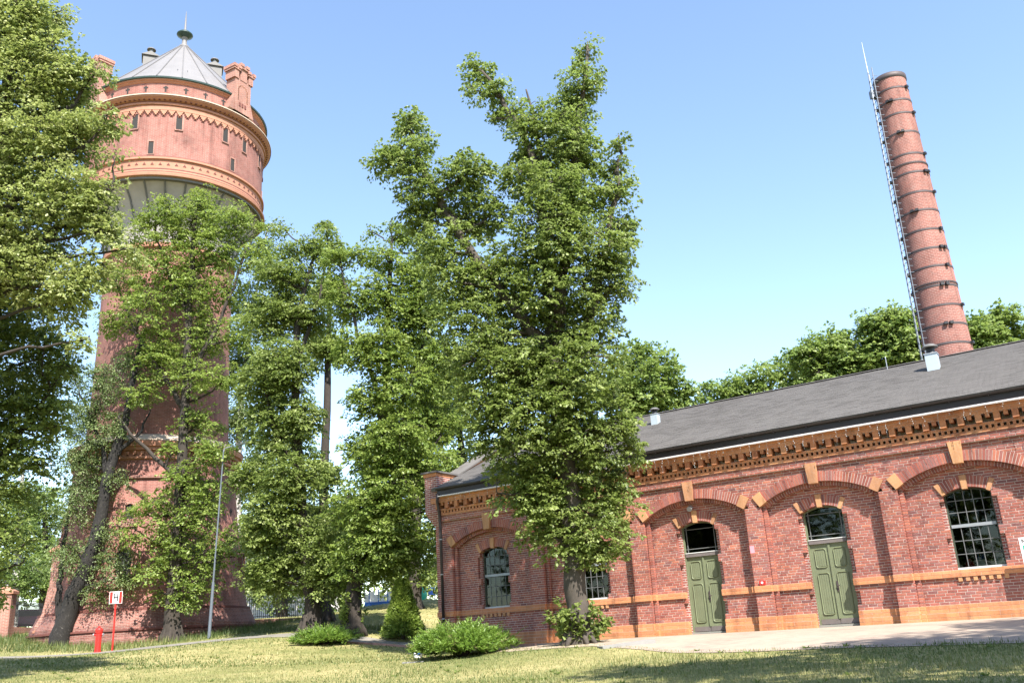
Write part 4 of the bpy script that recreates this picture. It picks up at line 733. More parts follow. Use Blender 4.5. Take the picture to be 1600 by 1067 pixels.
# ladder with safety rail
t = f2c - .97; d = Vector((math.cos(t), math.sin(t), 0)); s = Vector((-d.y, d.x, 0))
lad = thing('chimney_ladder', 'pale steel ladder running up the left side of the tall brick chimney', 'ladder', (CX, CY, 0))
for k in (-1, 1):
    q = MB(); q.tube([d * (cr(z) + .22) + s * (.2 * k) + Vector((0, 0, z)) for z in (8, 14, 20, 25.9)], .024, 6); q.build('rail', M['steel'], lad)
ru = MB().box((-.012, -.2, -.012), (.012, .2, .012)).mesh('rung', M['steel'])
so_ = MB().box((-.2, -.01, -.01), (.06, .01, .01)).mesh('standoff', M['steel'])
z = 9.0
while z < 25.6:
    p = d * (cr(z) + .22); link('rung', ru, lad, None, (p.x, p.y, z), (0, 0, t))
    if int(z * 10) % 2 == 0 or True:
        p2 = p + s * .21; link('standoff', so_, lad, None, (p2.x, p2.y, z + .1), (0, 0, t))
    z += .32
q = MB(); q.tube([d * (cr(z) + .30) + Vector((0, 0, z)) for z in (9, 17, 25.6)], .018, 6); q.build('fall_rail', M['galv'], lad)
mast = thing('antenna_mast', 'thin white antenna rising above the top of the brick chimney', 'antenna', (CX, CY, 0))
pb = d * (cr(25) + .12) + s * -.3
q = MB(); q.tube([pb + Vector((0, 0, 24.3)), pb + Vector((0, 0, 25.9))], .03, 8); q.build('bracket_pole', M['steel'], mast)
q = MB(); q.tube([pb + Vector((0, 0, 25.7)), pb + Vector((0, 0, 26.6)), pb + Vector((0, 0, 27.75))], [.028, .02, .010], 8); q.build('rod', M['whiteframe'], mast)
q = MB(); q.box((pb.x - .12, pb.y - .12, 24.45), (pb.x + .12, pb.y + .12, 24.85)); q.build('junction_box', M['steel'], mast)

# ---------------------------------------------------------------- water tower
TX, TY, _ = D['tower']; FC = math.atan2(-TY, -TX)
tower = thing('water_tower', 'tall round red brick water tower with a flared base and grey conical roof', 'tower', (TX, TY, 0), FC)     # local +X faces the camera
def TL(name, prof, m, seg=96, smooth=True, parent=None): 
    q = MB(); q.lathe(prof, seg); return q.build(name, m, parent or tower, smooth)
TL('plinth', [(5.75, -.4), (5.75, .95), (5.68, 1.0), (5.68, 1.25), (5.60, 1.3), (5.58, 1.55), (5.35, 2.05), (5.32, 2.2), (5.18, 2.25)], M['lowbrick'], smooth=False)
TL('plinth_roll', [(5.17, 2.2), (5.27, 2.22), (5.27, 2.34), (5.12, 2.36)], M['redtrim'], smooth=False)
TL('plinth_edge', [(5.60, 1.285), (5.74, 1.29), (5.74, 1.37), (5.58, 1.375)], M['redtrim'], smooth=False)
TL('base_wall', [(5.13, 2.25), (4.95, 3.2), (4.76, 4.4), (4.6, 5.6), (4.45, 6.8), (4.33, 8.0), (4.27, 8.75)], M['towerbrick'])
TL('moulding', [(4.27, 8.72), (4.40, 8.78), (4.40, 8.9), (4.27, 8.96)], M['lowbrick'], smooth=False)
TL('frieze_wall', [(4.26, 8.96), (4.23, 9.75)], M['towerbrick'])
TL('frieze_moulding', [(4.23, 9.75), (4.36, 9.80), (4.36, 9.92), (4.28, 9.98)], M['sandstone'], smooth=False)
TL('cornice', [(4.22, 9.96), (4.26, 10.2), (4.42, 10.24), (4.44, 10.38), (4.56, 10.42), (4.60, 10.6), (4.60, 10.7)], M['sandstone'], smooth=False)
TL('ledge', [(4.62, 10.70), (4.60, 10.76), (3.95, 11.15), (3.80, 11.18)], M['cream'], smooth=False)
dn = MB().box((0, -.07, -.09), (.14, .07, .09)).mesh('cornice_dentil', M['sandstone'])
for k in range(72):
    a = 2 * PI * k / 72; link('cornice_dentil', dn, tower, None, (4.24 * math.cos(a), 4.24 * math.sin(a), 10.09), (0, 0, a))
TL('shaft', [(3.78, 11.1), (3.68, 14), (3.62, 17), (3.60, 22.0)], M['towerbrick'])
TL('shaft_collar', [(3.60, 21.9), (3.75, 22.0), (3.75, 22.25), (3.65, 22.3)], M['sandstone'], smooth=False)
bp = [(3.62, 22.2), (3.66, 22.7), (3.78, 23.3), (4.0, 24.0), (4.35, 24.7), (4.8, 25.25), (5.02, 25.45)]
TL('tank_bell', bp, M['bell'])
for k in range(28):
    a = 2 * PI * (k + .5) / 28; q = MB(); q.tube([((r + .03) * math.cos(a), (r + .03) * math.sin(a), z) for r, z in bp], .055, 5); q.build('bell_rib', M['seam'], tower)
TL('soffit_ring', [(4.9, 25.42), (5.22, 25.44), (5.24, 25.56)], M['seam'], smooth=False)
TL('lower_cornice', [(5.20, 25.55), (5.40, 25.6), (5.42, 25.72), (5.36, 25.76), (5.36, 25.82), (5.30, 25.84), (5.26, 26.02)], M['sandstone'], smooth=False)
TL('lower_shadow_line', [(5.21, 25.98), (5.275, 26.03), (5.25, 26.10), (5.21, 26.12)], M['redtrim'], smooth=False)  # these dark brick rows also paint in the shadow lines of the cornice
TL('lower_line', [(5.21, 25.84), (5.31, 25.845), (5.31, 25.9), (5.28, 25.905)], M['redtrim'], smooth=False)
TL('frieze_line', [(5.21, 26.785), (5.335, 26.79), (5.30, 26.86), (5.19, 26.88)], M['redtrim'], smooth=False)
TL('lower_frieze', [(5.225, 26.1), (5.225, 26.62)], M['sandstone'])
TL('frieze_band', [(5.21, 26.62), (5.34, 26.66), (5.34, 26.78), (5.20, 26.79)], M['sandstone'], smooth=False)
tr_me = MB().add([(0, -.09, -.07), (0, .09, -.07), (0, 0, .09), (.02, -.09, -.07), (.02, .09, -.07), (.02, 0, .09)], [(3, 4, 5), (0, 2, 1), (0, 1, 4, 3), (1, 2, 5, 4), (2, 0, 3, 5)]).mesh('frieze_triangle', M['redtrim'])
for k in range(76):
    a = 2 * PI * k / 76; link('frieze_triangle', tr_me, tower, None, (5.226 * math.cos(a), 5.226 * math.sin(a), 26.38), (0, 0, a))
TL('drum', [(5.18, 26.7), (5.18, 30.0)], M['towerbrick'], 128)
# zigzag frieze
TL('zigzag_band', [(5.19, 29.83), (5.28, 29.84), (5.28, 30.12), (5.19, 30.12)], M['sandstone'], smooth=False)
zz = MB()
for j, hw in enumerate((.18, .115, .05)): zz.box((0, -hw, -.10 * (j + 1)), (.09, hw, -.10 * j - .001))
zz_me = zz.mesh('zigzag_tooth', M['sandstone'])
zs = MB()
for j, hw in enumerate((.205, .155, .095)): zs.box((0, -hw, -.10 * (j + 1) - .07), (.03, hw, -.10 * j - .07 - .002))
zs_me = zs.mesh('zigzag_backing', M['redtrim'])
for k in range(76):
    a = 2 * PI * k / 76
    link('zigzag_tooth', zz_me, tower, None, (5.175 * math.cos(a), 5.175 * math.sin(a), 29.828), (0, 0, a))
    link('zigzag_backing', zs_me, tower, None, (5.175 * math.cos(a), 5.175 * math.sin(a), 29.82), (0, 0, a))
TL('upper_cornice', [(5.20, 30.12), (5.36, 30.16), (5.36, 30.28), (5.30, 30.30), (5.34, 30.36), (5.46, 30.39), (5.62, 30.50), (5.66, 30.58)], M['sandstone'], smooth=False)
TL('cornice_shadow', [(5.295, 30.285), (5.325, 30.30), (5.342, 30.357), (5.30, 30.365)], M['redtrim'], smooth=False)  # dark row in the cornice groove, shade put into its colour
dn2 = MB().box((0, -.05, -.05), (.10, .05, .05)).mesh('cornice_tooth', M['redtrim'])
for k in range(120):
    a = 2 * PI * k / 120; link('cornice_tooth', dn2, tower, None, (5.40 * math.cos(a), 5.40 * math.sin(a), 30.425), (0, 0, a))
TL('cornice_ledge', [(5.70, 30.58), (5.70, 30.64), (5.18, 30.84), (5.12, 30.84)], M['cream'], smooth=False)
TL('parapet_wall', [(5.14, 30.8), (5.14, 31.75)], M['towerbrick'])
TL('parapet_moulding', [(5.14, 31.70), (5.22, 31.74), (5.22, 31.80), (5.32, 31.83), (5.32, 31.90)], M['sandstone'], smooth=False)
TL('roof_gutter', [(5.32, 31.90), (5.41, 31.91), (5.43, 32.0), (5.36, 32.04)], M['green_metal'], smooth=False)
cone = [(5.37, 32.03), (.28, 37.85)]
rf = TL('cone_roof', cone, M['zinc'], 48, False)
for k in range(24):
    a = 2 * PI * k / 24; q = MB(); q.tube([((r + .02) * math.cos(a), (r + .02) * math.sin(a), z + .02) for r, z in cone], .03, 4); q.build('roof_seam', M['zinc'], rf)
q = MB(); q.hexa([(4.35, -.30, 32.95), (4.35, .30, 32.95), (4.10, .30, 33.25), (4.10, -.30, 33.25), (4.45, -.30, 33.06), (4.45, .30, 33.06), (4.20, .30, 33.35), (4.20, -.30, 33.35)]); q.build('roof_hatch', M['black'], rf)
fin = TL('finial', [(.30, 37.8), (.30, 37.95), (.17, 38.05), (.15, 38.55), (.22, 38.62), (.48, 38.78), (.50, 38.86), (.36, 39.0), (.15, 39.06), (.07, 39.3), (.05, 40.0), (.012, 40.7)], M['zinc'], 24)
fin['label'] = 'mushroom shaped finial with a thin spike'
TL('finial_cap', [(.20, 38.60), (.49, 38.775), (.515, 38.82), (.505, 38.87), (.38, 39.0), (.19, 39.06)], M['green_metal'], 24)
# windows and slots of the drum
def rim(name, m, ang, r, z, w_, h_, proud):
    pass
wf_me = MB(); wf_me.box((0, -.30, -.56), (.05, -.20, .56)); wf_me.box((0, .20, -.56), (.05, .30, .56)); wf_me.box((0, -.30, .56), (.05, .30, .66)); wf_me.box((0, -.28, -.64), (.08, .28, -.561)); wf_me = wf_me.mesh('slot_window', M['turretbrick'])
wp_me = MB().box((0, -.199, -.56), (.012, .199, .559)).mesh('slot_pane', M['dark'])
def slot(deg, z, sc=1.0):
    a = math.radians(deg); o = link('slot_window', wf_me, tower, None, (5.165 * math.cos(a), 5.165 * math.sin(a), z), (0, 0, a)); o.scale = (1, .82 * sc, .86 * sc)
    link('slot_pane', wp_me, o, None, (.008, 0, 0))
for a in (-85, -68, -52, -27, 0, 30, 46.5, 68, 85): slot(a, 29.15)
for a in (-68, -15.8, 36.4, 88): slot(a, 27.4, .85)
cx_me = MB().box((0, -.055, -.24), (.012, .055, .20)).box((0, -.15, .02), (.013, .15, .12)).mesh('cross_slot', M['dark'])
for k in range(29):
    a = 2 * PI * k / 29 + .05
    da = [abs((math.degrees(a) - t + 180) % 360 - 180) for t in (38.5, -60.6, 128.5, -150)]
    if min(da) < 10: continue
    link('cross_slot', cx_me, tower, None, (5.136 * math.cos(a), 5.136 * math.sin(a), 31.33), (0, 0, a)).scale = (1, .9, .9)
# turrets on the parapet
def turret(deg):
    a = math.radians(deg)
    q = MB(); q.box((-.45, -.62, .0), (.30, .62, 2.25)); q.hexa([(-.3, -.95, 0), (.26, -.95, 0), (.26, .95, 0), (-.3, .95, 0), (-.3, -.621, 1.1), (.26, -.621, 1.1), (.26, .621, 1.1), (-.3, .621, 1.1)])
    q.box((-.45, -.74, 2.2), (.36, -.40, 2.75)); q.box((-.45, .40, 2.2), (.36, .74, 2.75)); q.box((-.42, -.26, 2.2), (.33, .26, 3.0))
    o = q.build('turret', M['turretbrick'], tower, loc=(5.32 * math.cos(a), 5.32 * math.sin(a), 30.85), rot=(0, 0, a))
    q = MB()
    for y, z, h in ((-.57, 2.75, .26), (.57, 2.75, .26), (0, 3.0, .32)):
        q.box((-.48, y - h, z), (.42, y + h, z + .12)); q.box((-.50, y - h - .04, z + .121), (.46, y - h * .25, z + .32)); q.box((-.50, y + h * .25, z + .121), (.46, y + h + .04, z + .32))
    q.build('crenel_cap', M['turretbrick'], o)
    q = MB(); arch_frame(q, 0, .3, 1.55, 1.78, .75, .10, 0, -.06)
    q.v = [(.30 - y, x, z) for x, y, z in q.v]; q.build('turret_arch', M['sandstone'], o)
    q = MB()
    for y in (-.22, 0, .22): q.box((.30, y - .06, .38), (.335, y + .06, .62))
    q.build('blind_slot', M['redtrim'], o)
for a in (38.5, -60.6, 128.5, -150.0): turret(a)
# roof dormers with flue pipes
for s in (-1, 1):
    q = MB(); q.box((-.45, -.45, 35.4), (.45, .45, 36.55)); q.prism([(-.55, 36.551), (.55, 36.551), (0, 36.85)], 'x', -.55, .55)
    dmr = q.build('roof_dormer', M['seam'], tower, loc=(0, s * 1.95, 0))
    q = MB(); q.lathe([(.12, 36.7), (.12, 37.25)], 12); q.build('flue', M['galv'], dmr); q = MB(); q.lathe([(.02, 37.42), (.26, 37.32), (.28, 37.25), (.1, 37.24)], 14); q.build('flue_cap', M['seam'], dmr)
# arched windows and cross slots of the base
def base_r(z): return float(np.interp(z, [2.25, 3.2, 4.4, 5.6, 6.8, 8.0], [5.13, 4.95, 4.76, 4.6, 4.45, 4.33]))
for deg, zc in ((-15, 4.3), (40, 4.3), (-15, 7.0), (75, 4.3), (-70, 6.6)):
    a = math.radians(deg); hh = .85 if zc < 5 else .45; r = base_r(zc)
    q = MB(); arch_frame(q, 0, .36 if zc < 5 else .2, zc + hh * .75, zc + hh, zc - hh, .13, 0, -.35); q.box((-.45, -.06, zc - hh - .26), (.45, .35, zc - hh - .001))
    q.v = [(r + .13 - y * 1.0, x, z) for x, y, z in q.v]; o = q.build('arched_window', M['turretbrick'], tower, rot=(0, 0, a))
    q = MB(); P_ = arch_pts(0, .36 if zc < 5 else .2, zc + hh * .75, zc + hh, zc - hh); q.prism([(x, z) for x, z in P_], 'y', .10, .13)
    q.v = [(r + .13 - y, x, z) for x, y, z in q.v]; q.build('window_pane', M['dark'], o)
    q = MB(); q.box((-.02, .07, zc - hh), (.02, .099, zc + hh * .9)); q.box((-.3 if zc < 5 else -.18, .072, zc + .1), (.3 if zc < 5 else .18, .098, zc + .14)); q.v = [(r + .13 - y, x, z) for x, y, z in q.v]; q.build('glazing_bar', M['frame'], o)
for deg in (-58, 15, 62):
    a = math.radians(deg); link('cross_slot', cx_me, tower, None, (base_r(7.2) * math.cos(a), base_r(7.2) * math.sin(a), 7.3), (0, 0, a))
# entrance porch of the tower
px, py, pz = D['pt']['porch']; pz = h1(px, py)
porch = thing('brick_porch', 'stepped red brick porch buttress at the left foot of the water tower', 'porch', (px, py, pz), math.radians(-20))
q = MB(); q.box((-.62, -.62, -.4), (.62, .62, .75)); q.hexa([(-.62, -.62, .75), (.62, -.62, .75), (.62, .62, .75), (-.62, .62, .75), (-.42, -.42, 1.35), (.42, -.42, 1.35), (.42, .42, 1.35), (-.42, .42, 1.35)])
q.hexa([(-.42, -.42, 1.35), (.42, -.42, 1.35), (.42, .42, 1.35), (-.42, .42, 1.35), (-.3, -.3, 2.6), (.3, -.3, 2.6), (.3, .3, 2.6), (-.3, .3, 2.6)]); q.box((-.27, -.27, 2.6), (.27, .27, 4.2))
q.build('buttress', M['turretbrick'], porch)
q = MB(); q.box((-.66, -.66, .46), (.66, .66, .58)); q.build('plinth_band', M['sandstone'], porch); q = MB(); q.box((-.36, -.36, 4.2), (.36, .36, 4.35)); q.hexa([(-.45, -.45, 4.35), (.45, -.45, 4.35), (.45, .45, 4.35), (-.45, .45, 4.35), (-.1, -.1, 4.75), (.1, -.1, 4.75), (.1, .1, 4.75), (-.1, .1, 4.75)]); q.build('stone_cap', M['sandstone'], porch)
q = MB(); q.box((.5, .3, -.4), (2.6, 3.0, 2.4)); q.prism([(.5, 2.4), (2.6, 2.4), (1.55, 3.9)], 'y', .3, 3.0); q.build('porch_wall', M['turretbrick'], porch)
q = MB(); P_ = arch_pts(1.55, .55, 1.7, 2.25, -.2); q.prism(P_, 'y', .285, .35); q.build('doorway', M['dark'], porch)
q = MB(); q.prism([(.3, 2.35), (1.55, 4.05), (1.55, 4.2), (.25, 2.45)], 'y', .2, 3.0); q.prism([(2.8, 2.35), (1.55, 4.05), (1.55, 4.2), (2.85, 2.45)], 'y', .2, 3.0); q.build('porch_coping', M['sandstone'], porch)

# ---------------------------------------------------------------- vegetation
def leaf_arrays(P, A, Nn, L, W, tint, fold=.25):
    # P base (n,3), A axis unit (n,3), Nn normal unit, L length, W width -> verts, tris, tints
    S = np.cross(A, Nn); S /= np.linalg.norm(S, axis=1, keepdims=True) + 1e-9
    L = L[:, None]; W = W[:, None]
    tip = P + A * L; mid = P + A * L * .42
    l = mid + S * W * .5 - Nn * W * fold; r = mid - S * W * .5 - Nn * W * fold
    V = np.stack([P, l, tip, r], 1).reshape(-1, 3); n_ = len(P); b_ = np.arange(n_)[:, None] * 4
    F_ = np.concatenate([b_ + np.array([[0, 2, 1]]), b_ + np.array([[0, 3, 2]])], 1).reshape(-1, 3)
    return V, F_, np.repeat(tint, 2)
def unit(v): return v / (np.linalg.norm(v, axis=-1, keepdims=True) + 1e-9)
def crown(lobes, trunk_pts, n_sprays, lps, leaf, size=.75, droop=.5, seed=1, bright=.0, hang=0.0, topbias=.18, width=.75):
    g = np.random.default_rng(seed)
    Lb = np.array(lobes); Rr = Lb[:, 4]
    pr = Rr ** 2.1; pr /= pr.sum()
    li = g.choice(len(Lb), n_sprays, p=pr)
    d = unit(g.normal(size=(n_sprays, 3)))
    rad = (g.random(n_sprays) ** .42) * 1.0
    rad = np.clip(rad + g.normal(0, .08, n_sprays), .05, 1.22)
    off = d * rad[:, None] * np.c_[Lb[li, 3], Lb[li, 3], Lb[li, 4]]
    Pc = Lb[li, :3] + off
    # orientation: away from nearest skeleton point, flattened
    T = np.array(trunk_pts); out = np.zeros_like(Pc)
    for i in range(0, n_sprays, 4000):
        q = Pc[i:i+4000]; k = ((q[:, None] - T[None]) ** 2 * np.array([1, 1, .6])).sum(-1).argmin(1); out[i:i+4000] = q - T[k]
    out = unit(out) * .8 + unit(off) * .5 + g.normal(0, .35, out.shape)
    out[:, 2] = out[:, 2] * .35 + topbias; out = unit(out)
    side = unit(np.cross(out, np.array([0, 0, 1.0])) + 1e-6 * g.normal(size=out.shape)); nrm_ = unit(np.cross(side, out))
    roll = g.normal(0, .35, n_sprays)[:, None]
    side, nrm_ = side * np.cos(roll) + nrm_ * np.sin(roll), nrm_ * np.cos(roll) - side * np.sin(roll)
    sz = size * g.uniform(.6, 1.25, n_sprays)
    m_ = n_sprays * lps; si = np.repeat(np.arange(n_sprays), lps)
    a = g.random(m_) ** .8; bb = g.uniform(-1, 1, m_) * .5 * np.sin(PI * np.clip(a * .85 + .1, 0, 1)) ** .7
    zz_ = -droop * a ** 2 * .6 - droop * 1.1 * bb ** 2 + g.normal(0, .045, m_)
    S_ = sz[si][:, None]
    Pl = Pc[si] + (out[si] * (a - .45)[:, None] + side[si] * bb[:, None] + nrm_[si] * (zz_ * .45)[:, None]) * S_
    Pl[:, 2] += (zz_ * .55) * S_[:, 0] - hang * a * S_[:, 0]
    ax = out[si] * (.5 + .5 * g.random(m_))[:, None] + side[si] * (np.sign(bb) * g.uniform(.2, 1.0, m_))[:, None] + g.normal(0, .35, (m_, 3))
    ax[:, 2] -= .35 + droop * a * .9 + hang; ax = unit(ax)
    nn = nrm_[si] * 1.0 + np.array([0, 0, .5]) + g.normal(0, .42, (m_, 3)); nn = unit(nn - ax * (nn * ax).sum(1, keepdims=True))
    Ls = leaf * g.uniform(.45, 1.35, m_) * (g.uniform(.75, 1.2, n_sprays)[si])
    ti = np.clip(g.normal(.45, .17, m_) + g.normal(0, .15, n_sprays)[si] + bright + (a - .5) * .22, 0, 1)
    bl = g.random(m_) < .02; ti[bl] = np.clip(ti[bl] + .25, 0, 1)
    return leaf_arrays(Pl, ax, nn, Ls, Ls * width, ti), Pc
def smooth_path(pl, sub=4, jit=.0, g=None):
    p = np.array(pl, float); out = []
    for i in range(len(p) - 1):
        p0, p1, p2, p3 = p[max(i-1, 0)], p[i], p[i+1], p[min(i+2, len(p)-1)]
        for t in np.arange(sub) / sub:
            out.append(.5 * ((2*p1) + (-p0+p2)*t + (2*p0-5*p1+4*p2-p3)*t*t + (-p0+3*p1-3*p2+p3)*t**3))
    out.append(p[-1]); out = np.array(out)
    if jit and g is not None: out[1:-1, :3] += g.normal(0, jit, (len(out) - 2, 3))
    return out
def tree(key, name, label, cat, bark, leafm, n_sprays, lps, leaf, group=None, size=.75, droop=.5, seed=1, twigs=.25, flare=1.35, **kw):
    data = D['trees'][key] if isinstance(key, str) else key
    g = np.random.default_rng(seed)
    base = np.array(data['trunk'][0][0][:3]); gz = h1(base[0], base[1])
    root = thing(name, label, cat, (base[0], base[1], gz), 0, group)
    o_ = np.array([base[0], base[1], gz])
    tb = MB(); sk = []
    for i, pl in enumerate(data['trunk']):
        pl = np.array(pl, float)
        if i == 0:
            pl[0, 2] = gz - .3; pl[0, 3] *= flare
        q = smooth_path(pl, 5, .025 if i == 0 else .04, g)
        sk.append(q)
        tb.tube([p[:3] - o_ for p in q], [max(.012, r) for r in q[:, 3]], 12 if i == 0 else 8)
    if flare > 1.2:      # root flare
        r0 = data['trunk'][0][0][3]
        for k in range(9):
            a = 2 * PI * k / 9 + g.uniform(-.25, .25); dv = np.array([math.cos(a), math.sin(a), 0]); f_ = g.uniform(.75, 1.1)
            tb.tube([dv * r0 * .62 + np.array([0, 0, .85 * f_]), dv * r0 * .85 + np.array([0, 0, .45 * f_]), dv * r0 * 1.1 + np.array([0, 0, .15]), dv * r0 * 1.75 * f_ + np.array([0, 0, -.10])], [r0 * .2, r0 * .24, r0 * .25, r0 * .12], 6)
    S = np.concatenate(sk)[:, :4]
    lobes = np.array(data['lobes'])
    inner = [S[:, :3]]
    for lb in lobes:      # a limb into every lobe
        c_ = lb[:3]; dist = np.linalg.norm((S[:, :3] - c_) * np.array([1, 1, .8]), axis=1) + np.where(S[:, 2] > c_[2] - .25 * lb[4], 6, 0) + np.where(S[:, 2] < gz + 1.6, 4, 0)
        k = dist.argmin(); p0 = S[k, :3]; r0 = min(.05 + lb[4] * .03, S[k, 3] * .7 + .01)
        md = (p0 + c_) / 2 + g.normal(0, .12, 3) * lb[4] + np.array([0, 0, -.12 * lb[4]])
        tp = c_ + unit(c_ - p0) * lb[4] * .5
        q = smooth_path([[*p0, r0], [*md, r0 * .7], [*c_, r0 * .45], [*tp, .012]], 4, .03, g)
        tb.tube([p[:3] - o_ for p in q], [max(.01, r) for r in q[:, 3]], 5, cap=False); inner.append(q[:, :3])
    allp_ = np.concatenate(inner)
    (V, F_, ti), Pc = crown(lobes, allp_, n_sprays, lps, leaf, size, droop, seed, **kw)
    nt_ = int(n_sprays * twigs); pick_ = g.choice(n_sprays, nt_, replace=False)
    for i in pick_:
        p = Pc[i]; dd = ((allp_ - p) ** 2).sum(1); k = dd.argmin()
        if dd[k] > 4.5: continue
        md = (allp_[k] + p) / 2 + g.normal(0, .06, 3) + np.array([0, 0, .05])
        tb.tube([allp_[k] - o_, md - o_, p - o_], [.018, .013, .006], 3, cap=False)
    tb.build('trunk', bark, root, True)
    cr_ = link('crown', poly_mesh('crown', V - o_, F_, ti, leafm, 3), root)
    return root
tree('main', 'linden_tree', 'tall ragged linden with several leaders standing in front of the brick hall', 'tree', M['bark_grey'], M['leaf'], 5400, 34, .108, size=.58, droop=.6, seed=11, bright=.03, twigs=.2)
tree('left_big', 'linden_tree', 'big pale blossoming linden filling the left edge of the picture', 'tree', M['bark'], M['leaf_light'], 3700, 32, .10, size=.62, droop=.5, seed=12, twigs=.35, bright=.16)
tree('dark_left', 'shaded_crown_tree', 'added tree at the left edge, darker leaves painting the shaded lower crown of the linden', 'tree', M['bark'], M['leaf'], 1450, 32, .115, size=.75, droop=.5, seed=22, twigs=.2)  # added tree: shade on the linden's lower crown put into darker leaves
tree('tower_front', 'linden_tree', 'slender light green linden standing right in front of the water tower', 'tree', M['bark'], M['leaf_yel'], 2500, 30, .135, size=.85, droop=.6, seed=13, bright=.05, twigs=.3)
tree('birch', 'birch_tree', 'leaning dark trunked birch with drooping foliage at the left foot of the tower', 'tree', M['birch_rough'], M['leaf_birch'], 1250, 34, .085, size=.8, droop=.8, seed=14, hang=.5, twigs=.4, flare=1.1)
tree('mid_left', 'linden_tree', 'full leafy linden between the water tower and the small conical thuja, left of two', 'tree', M['bark'], M['leaf'], 3100, 32, .13, size=.8, droop=.65, seed=15, bright=.04)
tree('mid_right', 'linden_tree', 'broad bright linden just left of the small conical thuja', 'tree', M['bark'], M['leaf_yel'], 3500, 32, .13, size=.8, droop=.65, seed=16)
tree('mid_behind', 'linden_tree', 'thin linden showing behind and between the two middle lindens', 'tree', M['bark'], M['leaf'], 1100, 28, .18, size=.95, seed=17)
tree('pine', 'pine_tree', 'dark double trunked tree behind the thuja at the left end of the brick hall', 'tree', M['bark'], M['leaf'], 1500, 30, .19, size=1.0, seed=18, bright=-.08)
tree('white_birch', 'birch_tree', 'white trunked birch right beside the tower behind the street lamp', 'tree', M['birch'], M['leaf_birch'], 1200, 28, .15, size=1.1, droop=.8, seed=19, hang=.3, flare=1.1)
tree('far_left_birch', 'birch_tree', 'thin white birch behind the iron fence at the far left', 'tree', M['birch'], M['leaf_dark'], 500, 26, .17, size=1.0, seed=20, flare=1.1)
tree('far_left', 'broadleaf_tree', 'light green distant tree seen between the left linden and the tower', 'tree', M['bark'], M['leaf_far'], 900, 26, .24, size=1.4, seed=21)
FT = [('far_a', 'round light green tree behind the hall roof beside the large linden', 850), ('far_b', 'low broad tree behind the middle of the hall roof', 750), ('far_c', 'bushy tree behind the roof between the low broad tree and the chimney', 750), ('far_d', 'tall leafy tree directly left of the chimney behind the roof', 800), ('far_e', 'leafy tree right of the chimney at the right edge', 700)]
for i, (k, lb, ns) in enumerate(FT):
    tree(k, 'plane_tree', lb, 'tree', M['bark_grey'], M['leaf_far'], ns, 26, .26, 'trees behind the hall roof', size=1.15, seed=30 + i, bright=.05)
tree('wood_a', 'broadleaf_tree', 'dark distant tree behind the lindens right of the tower', 'tree', M['bark'], M['leaf_dark'], 700, 26, .28, 'distant trees behind the lindens', size=1.5, seed=40)
tree('wood_b', 'broadleaf_tree', 'dark distant tree behind the playground slope left of the hall', 'tree', M['bark'], M['leaf_dark'], 800, 26, .28, 'distant trees behind the lindens', size=1.5, seed=41)
# lindens standing behind the photographer: near ones shade the grass, low ones added to darken panes and sky fill
def park_tree(x, y, H, R, seed, i=0):
    g = np.random.default_rng(seed); z = h1(x, y)
    tr_ = [[[x, y, z, .35], [x + .1, y, z + H * .35, .26], [x, y + .2, z + H * .75, .14], [x + .2, y, z + H * .97, .03]]]
    lb = [[x + g.normal(0, R * .42), y + g.normal(0, R * .42), z + H * f_, R * g.uniform(.35, .6), R * g.uniform(.35, .6)] for f_ in np.linspace(.5 if i < 5 else .08, .95, 13 if i < 5 else 18)]
    return dict(trunk=tr_, lobes=lb)
for i, (x, y, H, R, lb) in enumerate([(6.5, 3.2, 18.5, 3.6, 'linden behind the photographer nearest the lawn centre'), (12, 2.6, 18.5, 4.0, 'linden behind the photographer throwing shade on the right lawn'), (17.5, 3.5, 18.5, 4.0, 'linden at the far right behind the photographer'), (-9, -14, 20, 4.5, 'linden far behind the photographer on the left'), (-22, -8, 20, 4.5, 'linden left of the photographer beyond the frame'),
        (-30, -18, 17, 5.5, 'added low spreading linden behind the photographer, third from the left'), (-40, -4, 17, 5.5, 'added low spreading linden left of the photographer, second from the left'), (-22, -32, 18, 6, 'added low spreading linden far behind the photographer'), (-46, 10, 16, 5.5, 'leftmost added low spreading linden beyond the frame'), (-33, 7, 15, 4.8, 'added low spreading linden outside the left edge of the frame'), (-10, -38, 18, 6, 'most distant added linden behind the photographer'), (-52, -20, 18, 6, 'added low spreading linden at the far left behind the photographer')]):
    tree(park_tree(x, y, H, R, 50 + i, i), 'linden_tree', lb, 'tree', M['bark'], M['leaf'], 1300 if i < 5 else 800, 24, .22 if i < 5 else .36, 'lindens behind the photographer', size=1.2, seed=50 + i, twigs=.05)

# far belt of woodland closing the horizon
g = np.random.default_rng(88); wl = []
for i in range(70):
    a = math.radians(-75 + 150 * i / 69 + g.normal(0, .6)); R_ = g.uniform(112, 135); x_, y_ = R_ * math.sin(a), R_ * math.cos(a); z_ = h1(x_, y_); hh = g.uniform(6, 11)
    wl += [[x_, y_, z_ + hh * .35, 4.5, hh * .45], [x_ + g.normal(0, 2), y_, z_ + hh * .75, 3.4, hh * .32]]
(V, F_, ti), _ = crown(wl, [[q[0], q[1], q[2]] for q in wl], 5200, 14, .55, 2.6, .4, 88)
tag(link('far_woodland', poly_mesh('far_woodland', V, F_, ti, M['leaf_far'], 3)), 'far belt of green woodland along the horizon behind the park', 'woodland', kind='stuff')
